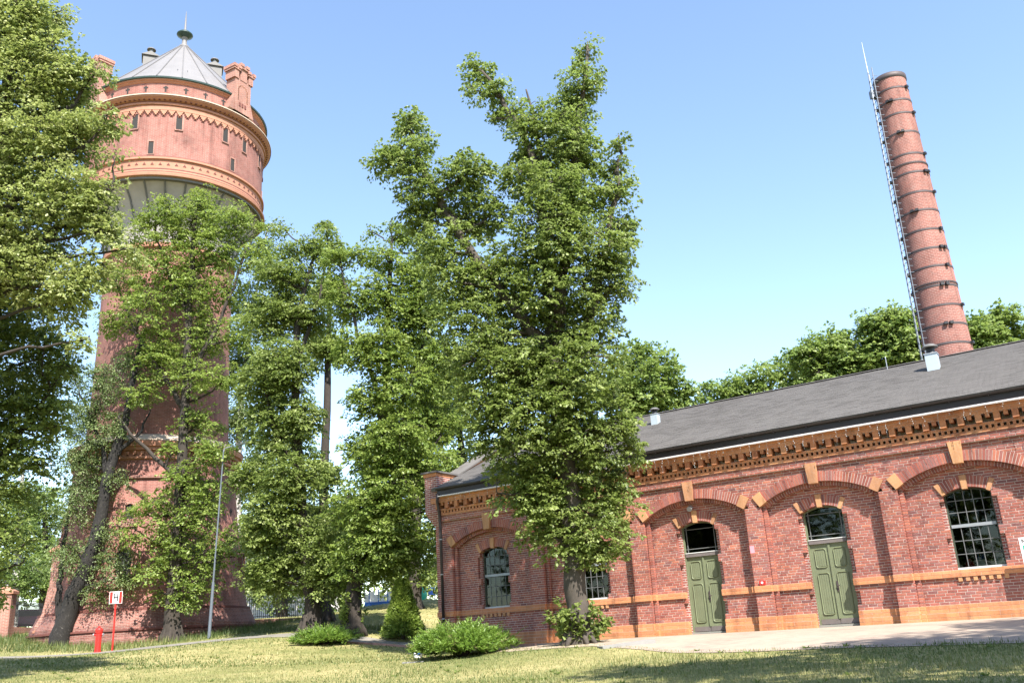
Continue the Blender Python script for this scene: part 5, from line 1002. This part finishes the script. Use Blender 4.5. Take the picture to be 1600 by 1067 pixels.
# leafy suckers round the foot of the big linden and on the middle linden
def suckers(x, y, n_, rad_, hgt, leaf, seed, label, m_):
    g = np.random.default_rng(seed); z = h1(x, y); root = thing('linden_sucker', label, 'shrub', (x, y, z))
    tb = MB(); P_, A__, N_, L_ = [], [], [], []
    for i in range(n_):
        a = g.uniform(0, 2 * PI); r = rad_ * g.uniform(.35, 1.0); hh = hgt * g.uniform(.35, 1.0)
        tip = np.array([math.cos(a) * r, math.sin(a) * r, hh]); b0 = np.array([math.cos(a) * .3, math.sin(a) * .3, -.05])
        md = (b0 + tip) / 2 + np.array([0, 0, .15]); pts = smooth_path([[*b0, .012], [*md, .009], [*tip, .005]], 5, .02, g)
        tb.tube([p[:3] for p in pts], list(pts[:, 3]), 4)
        for p in pts[2:]:
            for k in range(4):
                P_.append(p[:3] + g.normal(0, .05, 3)); ax = unit(np.array([math.cos(a), math.sin(a), -.4]) + g.normal(0, .6, 3)); A__.append(ax)
                nn = np.array([0, 0, 1.0]) + g.normal(0, .5, 3); N_.append(unit(nn - ax * (nn @ ax))); L_.append(leaf * g.uniform(.6, 1.2))
    L_ = np.array(L_); V, F_, ti = leaf_arrays(np.array(P_), np.array(A__), np.array(N_), L_, L_ * .85, np.clip(g.normal(.5, .2, len(L_)), 0, 1))
    tb.build('stem', M['bark'], root); link('foliage', poly_mesh('foliage', V, F_, ti, m_, 3), root)
tx, ty, _ = D['pt']['trunk']
suckers(tx, ty, 36, .95, 1.25, .15, 60, 'leafy suckers sprouting around the foot of the large linden', M['leaf'])
fx, fy = D['trees']['mid_right']['trunk'][0][0][:2]
suckers(fx, fy - .1, 22, .65, 1.7, .14, 61, 'bright leafy suckers on the trunk of the linden left of the thuja', M['leaf_yel'])
# junipers, thuja
def needles(name, label, cat, x, y, rx, ry, hh, n_, m_, seed, ln=.16, up_=.5, n_twig=5, grp=None):
    g = np.random.default_rng(seed); z = h1(x, y); root = thing(name, label, cat, (x, y, z), 0, grp)
    a = g.uniform(0, 2 * PI, n_); r = np.sqrt(g.random(n_)); e = np.sqrt(np.clip(1 - r ** 2 * .92, 0, 1))
    lum = (1 + .22 * np.sin(a * 5 + 1.3) + .16 * np.sin(a * 9 + r * 7) + g.normal(0, .08, n_))
    Pc = np.c_[np.cos(a) * r * rx * lum, np.sin(a) * r * ry * lum, hh * e * (.55 + .45 * g.random(n_)) * np.clip(lum, .8, 1.2)]
    dr = unit(np.c_[np.cos(a) * (.3 + r), np.sin(a) * (.3 + r), up_ + .5 * (1 - r)] + g.normal(0, .3, (n_, 3)))
    k = 14; si = np.repeat(np.arange(n_), k); t_ = np.tile(np.linspace(0, 1, k), n_); m2 = n_ * k
    S_ = ln * 2.3 * (g.uniform(.6, 1.25, n_) + .8 * (g.random(n_) < .06))[si]
    Pl = Pc[si] + dr[si] * (t_ * S_)[:, None]; Pl[:, 2] -= .22 * S_ * t_ ** 2
    sd_ = unit(np.cross(dr, g.normal(size=(n_, 3))))[si] * np.where(np.arange(m2) % 2, 1, -1)[:, None]
    ax = unit(dr[si] * .9 + sd_ * .8 + g.normal(0, .2, (m2, 3))); nn = g.normal(size=(m2, 3)) + np.array([0, 0, 1.0]); nn = unit(nn - ax * (nn * ax).sum(1, keepdims=True))
    L_ = ln * (1.15 - .7 * t_) * g.uniform(.7, 1.2, m2); ti = np.clip(.25 + .45 * t_ + g.normal(0, .13, m2), 0, .93); dead = g.random(n_) < .03; ti[dead[si]] = 1
    V, F_, ti = leaf_arrays(Pl, ax, nn, L_, L_ * .24, ti, .1)
    tb = MB()
    for i in range(26):
        b_ = 2 * PI * i / 26; q_ = g.uniform(.4, .8); tb.tube([(0, 0, -.05), (math.cos(b_) * rx * .3, math.sin(b_) * ry * .3, hh * .3), (math.cos(b_) * rx * q_, math.sin(b_) * ry * q_, hh * .62)], [.03, .02, .008], 4)
    tb.build('stem', M['bark'], root); link('foliage', poly_mesh('foliage', V, F_, ti, m_, 3), root)
x, y, _ = D['pt']['juniper1']; needles('juniper_bush', 'wide spreading bright green juniper bush in front of the left end of the hall', 'bush', x, y, 1.05, 1.0, .62, 2300, M['juniper'], 70, .17, .8)
x, y, _ = D['pt']['juniper2']; needles('juniper_bush', 'low flat juniper bush on the lawn edge before the middle lindens', 'bush', x, y, .86, .75, .36, 1200, M['juniper'], 71, .16, .7)
x, y, _ = D['pt']['thuja']; z = h1(x, y); g = np.random.default_rng(72)
root = thing('thuja_tree', 'small dense conical thuja left of the hall corner', 'tree', (x, y, z))
n_ = 5200; t_ = g.random(n_) ** .75; a = g.uniform(0, 2 * PI, n_); H_ = 2.15; R_ = .74 * (1 - t_) ** 1.1 * (.55 + .45 * np.minimum(1, t_ * 5 + .55)) * (1 + .12 * np.sin(a * 4 + t_ * 17)) + .03
rr = R_ * g.random(n_) ** .25
Pc = np.c_[np.cos(a) * rr, np.sin(a) * rr, .03 + t_ * H_]; dr = unit(np.c_[np.cos(a), np.sin(a), np.full(n_, .55)] + g.normal(0, .25, (n_, 3)))
k = 8; si = np.repeat(np.arange(n_), k); tt = np.tile(np.linspace(0, 1, k), n_); m2 = n_ * k
sd_ = unit(np.cross(dr, g.normal(size=(n_, 3))))[si] * np.where(np.arange(m2) % 2, 1, -1)[:, None]
Pl = Pc[si] + dr[si] * (tt * .2)[:, None]; ax = unit(dr[si] + sd_ * .8); nn = g.normal(size=(m2, 3)); nn = unit(nn - ax * (nn * ax).sum(1, keepdims=True)); L_ = .11 * g.uniform(.6, 1.2, m2)
V, F_, ti = leaf_arrays(Pl, ax, nn, L_, L_ * .38, np.clip(.3 + .55 * tt * (.5 + .5 * (rr / R_)[si]) + g.normal(0, .12, m2), 0, 1), .1)
q = MB(); q.tube([(0, 0, -.2), (0, 0, 1.0), (0, 0, 2.0)], [.07, .05, .01], 8); q.build('trunk', M['bark'], root); link('crown', poly_mesh('crown', V, F_, ti, M['thuja'], 3), root)
# undergrowth on the slope behind (a continuous dark hedge mass)
g = np.random.default_rng(80)
# grass
def in_poly(x, y, poly):
    ins = np.zeros(len(x), bool); n_ = len(poly)
    for i in range(n_):
        x0, y0 = poly[i]; x1, y1 = poly[(i + 1) % n_]
        c_ = ((y0 > y) != (y1 > y)) & (x < (x1 - x0) * (y - y0) / (y1 - y0 + 1e-12) + x0); ins ^= c_
    return ins
pave_poly = [hp(a, -.5) for a in (U0 - .2, 19)] + [hp(a, c_ - .38) for a, c_ in zip(us[::-1], ws[::-1])] + [hp(-2.6, 5.6), hp(-4.6, 4.6), hp(-7.6, .5), hp(U0 - .2, .2)]
path_poly = [tuple(p) for p in PA] + [tuple(p) for p in PB[::-1]]
def blades(n_, ymin, ymax, hgt, wid, seed, sel=None, pw=1.6, tadd=0):
    g = np.random.default_rng(seed)
    y = ymin + (ymax - ymin) * g.random(n_) ** pw; x = y * g.uniform(-.66, .64, n_)
    k = ~in_poly(x, y, pave_poly) & ~in_poly(x, y, path_poly)
    if sel is not None: k &= sel(x, y)
    x, y = x[k], y[k]; n2 = len(x)
    # clumps
    cl = np.sin(x * 1.9 + np.sin(y * 1.3) * 2) * np.sin(y * 2.3 + np.sin(x * 1.7) * 2)
    z = height(x, y) - .01; hh = hgt * g.uniform(.4, 1.3, n2) * (1 + .25 * cl); ww = wid * g.uniform(.6, 1.4, n2)
    az_ = g.uniform(0, 2 * PI, n2); ln = g.uniform(.1, .7, n2)
    b0 = np.c_[x, y, z]; sd_ = np.c_[-np.sin(az_), np.cos(az_), np.zeros(n2)] * ww[:, None]; tip = b0 + np.c_[np.cos(az_) * hh * ln, np.sin(az_) * hh * ln, hh]
    V = np.stack([b0 - sd_, b0 + sd_, tip], 1).reshape(-1, 3); F_ = np.arange(n2 * 3).reshape(-1, 3)
    pat = .5 + .22 * np.sin(x * .55 + 1.1 * np.sin(y * .4)) + .18 * np.sin(y * .9 + x * .3) + .12 * cl
    ti = np.clip(pat * .95 + g.normal(0, .2, n2) + tadd, 0, 1)
    return V, F_, ti
V1, F1, t1 = blades(170000, 8.5, 30, .055, .010, 90, None, 1.3, .03)
V2, F2, t2 = blades(70000, 28, 62, .07, .022, 91, None, 1.2, .05)
V3, F3, t3 = blades(60000, 38, 52, .30, .014, 92, lambda x, y: (np.hypot(x - TX, y - TY) < 9.5) & (x < -12.5) | ((x > -12.5) & (x < -5) & (y > 42.5) & (y < 45)), 1.0, -.25)
V4, F4, t4 = blades(26000, 12, 24, .12, .008, 93, lambda x, y: np.sin(x * 1.1 + 2) * np.sin(y * .8 + x * .4) > .35, 1.0, -.1)
VV = np.concatenate([V1, V2, V3, V4]); oF = [0, len(V1), len(V1) + len(V2), len(V1) + len(V2) + len(V3)]
FF = np.concatenate([F1 + oF[0], F2 + oF[1], F3 + oF[2], F4 + oF[3]]); TT = np.concatenate([t1, t2, t3, t4])
tag(link('lawn_grass', poly_mesh('lawn_grass', VV, FF, TT, M['grass'], 3)), 'sunburnt short lawn grass with taller tufts by the tower', 'grass', kind='stuff')

g = np.random.default_rng(95); nw = 900; yy = 9 + 27 * g.random(nw) ** 1.3; xx = yy * g.uniform(-.66, .64, nw)
kk = (np.sin(xx * .9 + 1) * np.sin(yy * .7 + 2) + g.normal(0, .35, nw) > .25) & ~in_poly(xx, yy, pave_poly) & ~in_poly(xx, yy, path_poly); xx, yy = xx[kk], yy[kk]; nw = len(xx)
zz_ = height(xx, yy); si = np.repeat(np.arange(nw), 9); aw = g.uniform(0, 2 * PI, nw * 9)
axw = unit(np.c_[np.cos(aw), np.sin(aw), g.uniform(.1, .8, nw * 9)]); nnw = np.array([0, 0, 1.0]) + g.normal(0, .3, (nw * 9, 3)); nnw = unit(nnw - axw * (nnw * axw).sum(1, keepdims=True))
Lw = g.uniform(.05, .13, nw)[si] * g.uniform(.6, 1.2, nw * 9)
V, F_, ti = leaf_arrays(np.c_[xx, yy, zz_ + .015][si], axw, nnw, Lw, Lw * .42, np.clip(g.normal(.35, .15, nw * 9), 0, 1))
tag(link('lawn_weeds', poly_mesh('lawn_weeds', V, F_, ti, M['leaf'], 3)), 'broad leaved green weeds scattered through the dry lawn', 'weeds', kind='stuff')
# ---------------------------------------------------------------- street furniture and small things
p0 = np.array(D['pt']['lamp_base']); p1 = np.array(D['pt']['lamp_top']); p2 = np.array(D['pt']['lamp_arm']); gz = h1(p0[0], p0[1])
t_ = thing('street_lamp', 'slim grey street lamp with a single arm in front of the tower', 'street lamp', (p0[0], p0[1], gz)); o_ = np.array([p0[0], p0[1], gz])
pa, pb_ = np.array([0, 0, -.2]), p1 - o_
q = MB(); q.tube([pa, pa * .7 + pb_ * .3], [.075, .065], 12); q.tube([pa * .7 + pb_ * .3, pb_], [.042, .03], 12); q.build('pole', M['steel'], t_)
pc_ = p2 - o_; q = MB(); q.tube([pb_ - np.array([0, 0, .1]), pb_ + np.array([.05, 0, .05]), pb_ * .3 + pc_ * .7], .03, 8); q.build('arm', M['galv'], t_)
dv = unit(pc_ - pb_); q = MB(); a_ = pb_ * .3 + pc_ * .7; q.tube([a_, a_ + dv * .15, a_ + dv * .45, a_ + dv * .62], [.05, .1, .12, .05], 10); q.build('lamp_head', M['galv'], t_, True)
x, y, _ = D['pt']['hydrant']; gz = h1(x, y)
t_ = thing('fire_hydrant', 'red pillar fire hydrant beside the path left of the H sign', 'hydrant', (x, y, gz))
q = MB(); q.lathe([(.15, -.1), (.15, .03), (.125, .05), (.125, .78), (.15, .80), (.15, .86)], 20); q.build('body', M['red'], t_)
q = MB(); q.lathe([(.16, .862), (.16, .92), (.12, .98), (.05, 1.01), (.045, 1.07), (.0, 1.08)], 20); q.build('cap', M['red'], t_)
for s in (-1, 1):
    q = MB(); q.tube([(s * .12, -.02, .72), (s * .19, -.03, .72)], .05, 10); q.build('outlet', M['red'], t_); q = MB(); q.tube([(s * .191, -.03, .72), (s * .225, -.035, .72)], .055, 8); q.build('outlet_cap', M['galv'], t_)
x, y, _ = D['pt']['sign']; gz = h1(x, y)
t_ = thing('hydrant_sign', 'small white and red sign with a black H on a red post', 'sign', (x, y, gz), math.radians(15))
q = MB(); q.tube([(0, 0, -.2), (0, 0, 1.98)], .035, 10); q.build('post', M['red'], t_)
MB().box((-.265, -.06, 1.95), (.265, -.04, 2.46)).build('plate', M['white'], t_)
q = MB(); q.box((-.25, -.064, 1.965), (-.13, -.061, 2.445)); q.box((.13, -.064, 1.965), (.25, -.061, 2.445)); q.build('red_bar', M['red'], t_)
q = MB(); q.box((-.095, -.065, 2.04), (-.045, -.061, 2.38)); q.box((.045, -.065, 2.04), (.095, -.061, 2.38)); q.box((-.045, -.065, 2.185), (.045, -.061, 2.235)); q.build('letter', M['black'], t_)
x, y, _ = D['pt']['bag']; gz = h1(x, y)
t_ = thing('carrier_bag', 'small white and blue plastic bag lying at the left side of the juniper', 'bag', (x, y, gz))
q = MB(); q.lathe([(.05, 0), (.12, .02), (.13, .12), (.10, .24), (.06, .31), (.08, .36)], 9); q.build('bag_body', M['white'], t_); q = MB(); q.box((.0, -.14, .1), (.10, -.118, .26)); q.build('print', M['blue'], t_)
x, y, _ = D['pt']['slab']; gz = h1(x, y); t_ = tag(MB().box((-.3, -.15, -.06), (.3, .15, .03)).build('concrete_slab', M['concrete'], None, loc=(x, y, gz)), 'small pale concrete slab in the grass before the juniper', 'slab')
a, c_ = np.array(D['pt']['kerb0']), np.array(D['pt']['kerb1']); ang = math.atan2(c_[1] - a[1], c_[0] - a[0]); L_ = np.linalg.norm((c_ - a)[:2])
mid = (a + c_) / 2; z0, z1 = h1(*a[:2]), h1(*c_[:2])
q = MB(); q.hexa([(-L_/2, -.2, z0 - .15 - mid[2]), (L_/2, -.2, z1 - .15 - mid[2]), (L_/2, .2, z1 - .15 - mid[2]), (-L_/2, .2, z0 - .15 - mid[2]), (-L_/2, -.2, z0 + .05 - mid[2]), (L_/2, -.2, z1 + .10 - mid[2]), (L_/2, .2, z1 + .10 - mid[2]), (-L_/2, .2, z0 + .05 - mid[2])])
tag(q.build('kerb_slab', M['concrete'], None, loc=tuple(mid), rot=(0, 0, ang)), 'grey concrete kerb slab at the left end of the pavement', 'kerb')
# fences
def fence(a, c_, label, hgt=1.45):
    a, c_ = np.array(a[:2]), np.array(c_[:2]); L_ = np.linalg.norm(c_ - a); ang = math.atan2(*(c_ - a)[::-1]); z = h1(*((a + c_) / 2))
    t_ = thing('iron_fence', label, 'fence', (a[0], a[1], z), ang, 'iron fences at the back of the park')
    bar = MB().box((-.015, -.015, .1), (.015, .015, hgt)).mesh('fence_bar', M['black'])
    for i in range(int(L_ / .13)): link('fence_bar', bar, t_, None, (i * .13, 0, .25))
    for zz_ in (.45, 1.5): MB().box((0, -.02, zz_), (L_, .02, zz_ + .04)).build('fence_rail', M['black'], t_)
    MB().box((0, -.15, -.4), (L_, .15, .30)).build('base_wall', M['turretbrick'], t_)
fence(D['pt']['fenceL0'], D['pt']['fenceL1'], 'dark iron bar fence on a low wall left of the tower')
fence(D['pt']['fenceR0'], D['pt']['fenceR1'], 'dark iron bar fence between the tower and the middle lindens')
x, y, _ = D['pt']['pillar']; gz = h1(x, y)
t_ = thing('gate_pillar', 'square brick gate pillar at the left edge beside the iron fence', 'pillar', (x, y, gz), .2)
q = MB(); q.box((-.42, -.42, -.4), (.42, .42, 2.2)); q.build('pillar_shaft', M['turretbrick'], t_); q = MB(); q.box((-.5, -.5, 2.2), (.5, .5, 2.35)); q.hexa([(-.5, -.5, 2.35), (.5, -.5, 2.35), (.5, .5, 2.35), (-.5, .5, 2.35), (-.1, -.1, 2.6), (.1, -.1, 2.6), (.1, .1, 2.6), (-.1, .1, 2.6)]); q.build('pillar_cap', M['sandstone'], t_)
# far house
a, c_ = np.array(D['pt']['house0']), np.array(D['pt']['house1']); gz = h1(a[0], a[1])
t_ = thing('pale_house', 'pale rendered house far behind the fence right of the tower', 'house', (a[0], a[1], gz))
MB().box((-1, 0, -.5), (8, 8, 6.2)).build('wall', M['house'], t_); q = MB(); q.prism([(-.5, 6.2), (8.5, 6.2), (4, 9.5)], 'x', -1.4, 8.4); q.build('roof', M['redtrim'], t_)
for k in range(3):
    for z in (1.2, 4.0):
        o = MB().box((.4 + k * 2.6, -.06, z), (1.7 + k * 2.6, -.005, z + 1.5)).build('window', M['whiteframe'], t_); MB().box((.5 + k * 2.6, -.07, z + .1), (1.6 + k * 2.6, -.061, z + 1.4)).build('pane', M['dark'], o)
# car behind the fence
x, y, _ = D['pt']['car']; gz = h1(x, y)
t_ = thing('parked_car', 'dark plum car parked behind the iron fence left of the tower', 'car', (x, y, gz), .35)
q = MB(); q.prism([(-2.0, .35), (2.0, .35), (2.05, .75), (1.9, .9), (1.2, .95), (.65, 1.42), (-1.2, 1.45), (-1.8, .98), (-2.05, .85)], 'y', -.82, .82); q.build('body', M['magenta'], t_)
q = MB(); q.prism([(1.05, .98), (.6, 1.36), (-1.1, 1.38), (-1.55, .98)], 'y', -.835, .835); q.build('side_glass', M['dark'], t_)
for sx in (-1.25, 1.25):
    for sy in (-.78, .78):
        q = MB(); q.tube([(sx, sy - .1, .32), (sx, sy + .1, .32)], .32, 16); wh = q.build('wheel', M['rubber'], t_); q = MB(); q.tube([(sx, sy - .105, .32), (sx, sy + .105, .32)], .19, 12); q.build('rim', M['galv'], wh)
q = MB(); q.box((1.99, -.7, .62), (2.06, -.4, .76)); q.build('headlight', M['white'], t_); q = MB(); q.box((1.99, .4, .62), (2.06, .7, .76)); q.build('headlight', M['white'], t_)
# playground bits on the slope behind
x, y, _ = D['pt']['tent']; gz = h1(x, y)
t_ = thing('bottle_bank', 'small green domed container on the slope behind the thuja', 'container', (x, y, gz))
q = MB(); q.lathe([(.42, 0), (.55, .3), (.52, .7), (.30, 1.0), (.08, 1.1), (.0, 1.12)], 18); q.build('shell', M['teal'], t_, True); q = MB(); q.tube([(0, 0, 1.1), (0, 0, 1.3)], .06, 8); q.build('lifting_eye', M['galv'], t_)
a, c_ = np.array(D['pt']['banner0']), np.array(D['pt']['banner1']); gz = h1(a[0], a[1]); L_ = np.linalg.norm((c_ - a)[:2])
t_ = thing('paddling_stage', 'low white and blue barrier on the slope left of the thuja', 'barrier', (a[0], a[1], gz), math.atan2(c_[1] - a[1], c_[0] - a[0]))
MB().box((0, -.1, -.2), (L_, .1, .28)).build('blue_base', M['blue'], t_)
for k in range(6): MB().box((k * L_ / 6 + .03, -.07, .28), ((k + 1) * L_ / 6 - .03, .07, .75 + .2 * (k % 2))).build('white_panel', M['white'], t_)
for k in range(7): MB().box((k * L_ / 6 - .028, -.08, .28), (k * L_ / 6 + .028, .08, 1.05)).build('post', M['blue'] if k % 2 else M['white'], t_)
x, y, _ = D['pt']['blue']; gz = h1(x, y)
for k in range(4):
    t_ = thing('plastic_seat', ['small blue plastic seat nearest the green domed container', 'second small blue plastic seat from the green container', 'third small blue plastic seat from the green container', 'small blue plastic seat farthest from the green container'][k], 'seat', (x + k * .75 - .6, y + .1 * k, gz), .3 * k, 'blue seats on the slope')
    MB().box((-.22, -.2, .35), (.22, .2, .42)).build('seat', M['blue'], t_); MB().box((-.22, .16, .42), (.22, .2, .85)).build('backrest', M['blue'], t_)
    for sx in (-.18, .18):
        for sy in (-.16, .16): MB().box((sx - .02, sy - .02, -.05), (sx + .02, sy + .02, .35)).build('leg', M['galv'], t_)
# person
x, y, _ = D['pt']['person']; gz = h1(x, y)
t_ = thing('person', 'person in a red shirt and pale trousers standing behind the middle linden trunks', 'person', (x, y, gz), .4)
def skin(name, V, E, R, m_, parent):
    me = bpy.data.meshes.new(name); me.from_pydata(V, E, []); o = bpy.data.objects.new(name, me); C.objects.link(o); o.parent = parent
    md = o.modifiers.new('skin', 'SKIN'); 
    if not me.skin_vertices: me.skin_vertices.new()
    for sv_, r in zip(me.skin_vertices[0].data, R): sv_.radius = (r, r * .85)
    me.skin_vertices[0].data[0].use_root = True
    s2 = o.modifiers.new('sub', 'SUBSURF'); s2.levels = s2.render_levels = 2
    me.materials.append(m_); return o
VB = [(0,0,.92),(0,0,1.12),(0,0,1.36),(0,-.01,1.46),(0,-.02,1.56),(0,-.03,1.66),(-.18,0,1.37),(-.25,.0,1.1),(-.27,-.06,.86),(.18,0,1.37),(.26,0,1.1),(.24,-.1,.87),(-.1,0,.86),(-.11,-.02,.48),(-.11,.02,.07),(-.12,-.12,.03),(.1,0,.86),(.12,-.04,.48),(.12,.0,.07),(.13,-.14,.03)]
EB = [(0,1),(1,2),(2,3),(3,4),(4,5),(2,6),(6,7),(7,8),(2,9),(9,10),(10,11),(0,12),(12,13),(13,14),(14,15),(0,16),(16,17),(17,18),(18,19)]
RB_ = [.14,.13,.14,.055,.09,.08,.065,.05,.035,.065,.05,.035,.09,.065,.045,.04,.09,.065,.045,.04]
skin('body', VB, EB, RB_, M['skin'], t_)
skin('red_shirt', [(0,0,.9),(0,0,1.12),(0,0,1.37),(-.18,0,1.38),(-.235,0,1.18),(.18,0,1.38),(.24,0,1.18)], [(0,1),(1,2),(2,3),(3,4),(2,5),(5,6)], [.165,.155,.16,.085,.07,.085,.07], M['red'], t_)
skin('trousers', [(0,0,.93),(-.1,0,.84),(-.11,-.02,.48),(-.11,.02,.12),(.1,0,.84),(.12,-.04,.48),(.12,0,.12)], [(0,1),(1,2),(2,3),(0,4),(4,5),(5,6)], [.155,.105,.08,.06,.105,.08,.06], M['cream'], t_)
q = MB(); q.lathe([(.0, 1.76), (.06, 1.75), (.105, 1.69), (.11, 1.62), (.09, 1.58)], 14, (0, .01)); q.build('hair', M['bark'], t_, True)
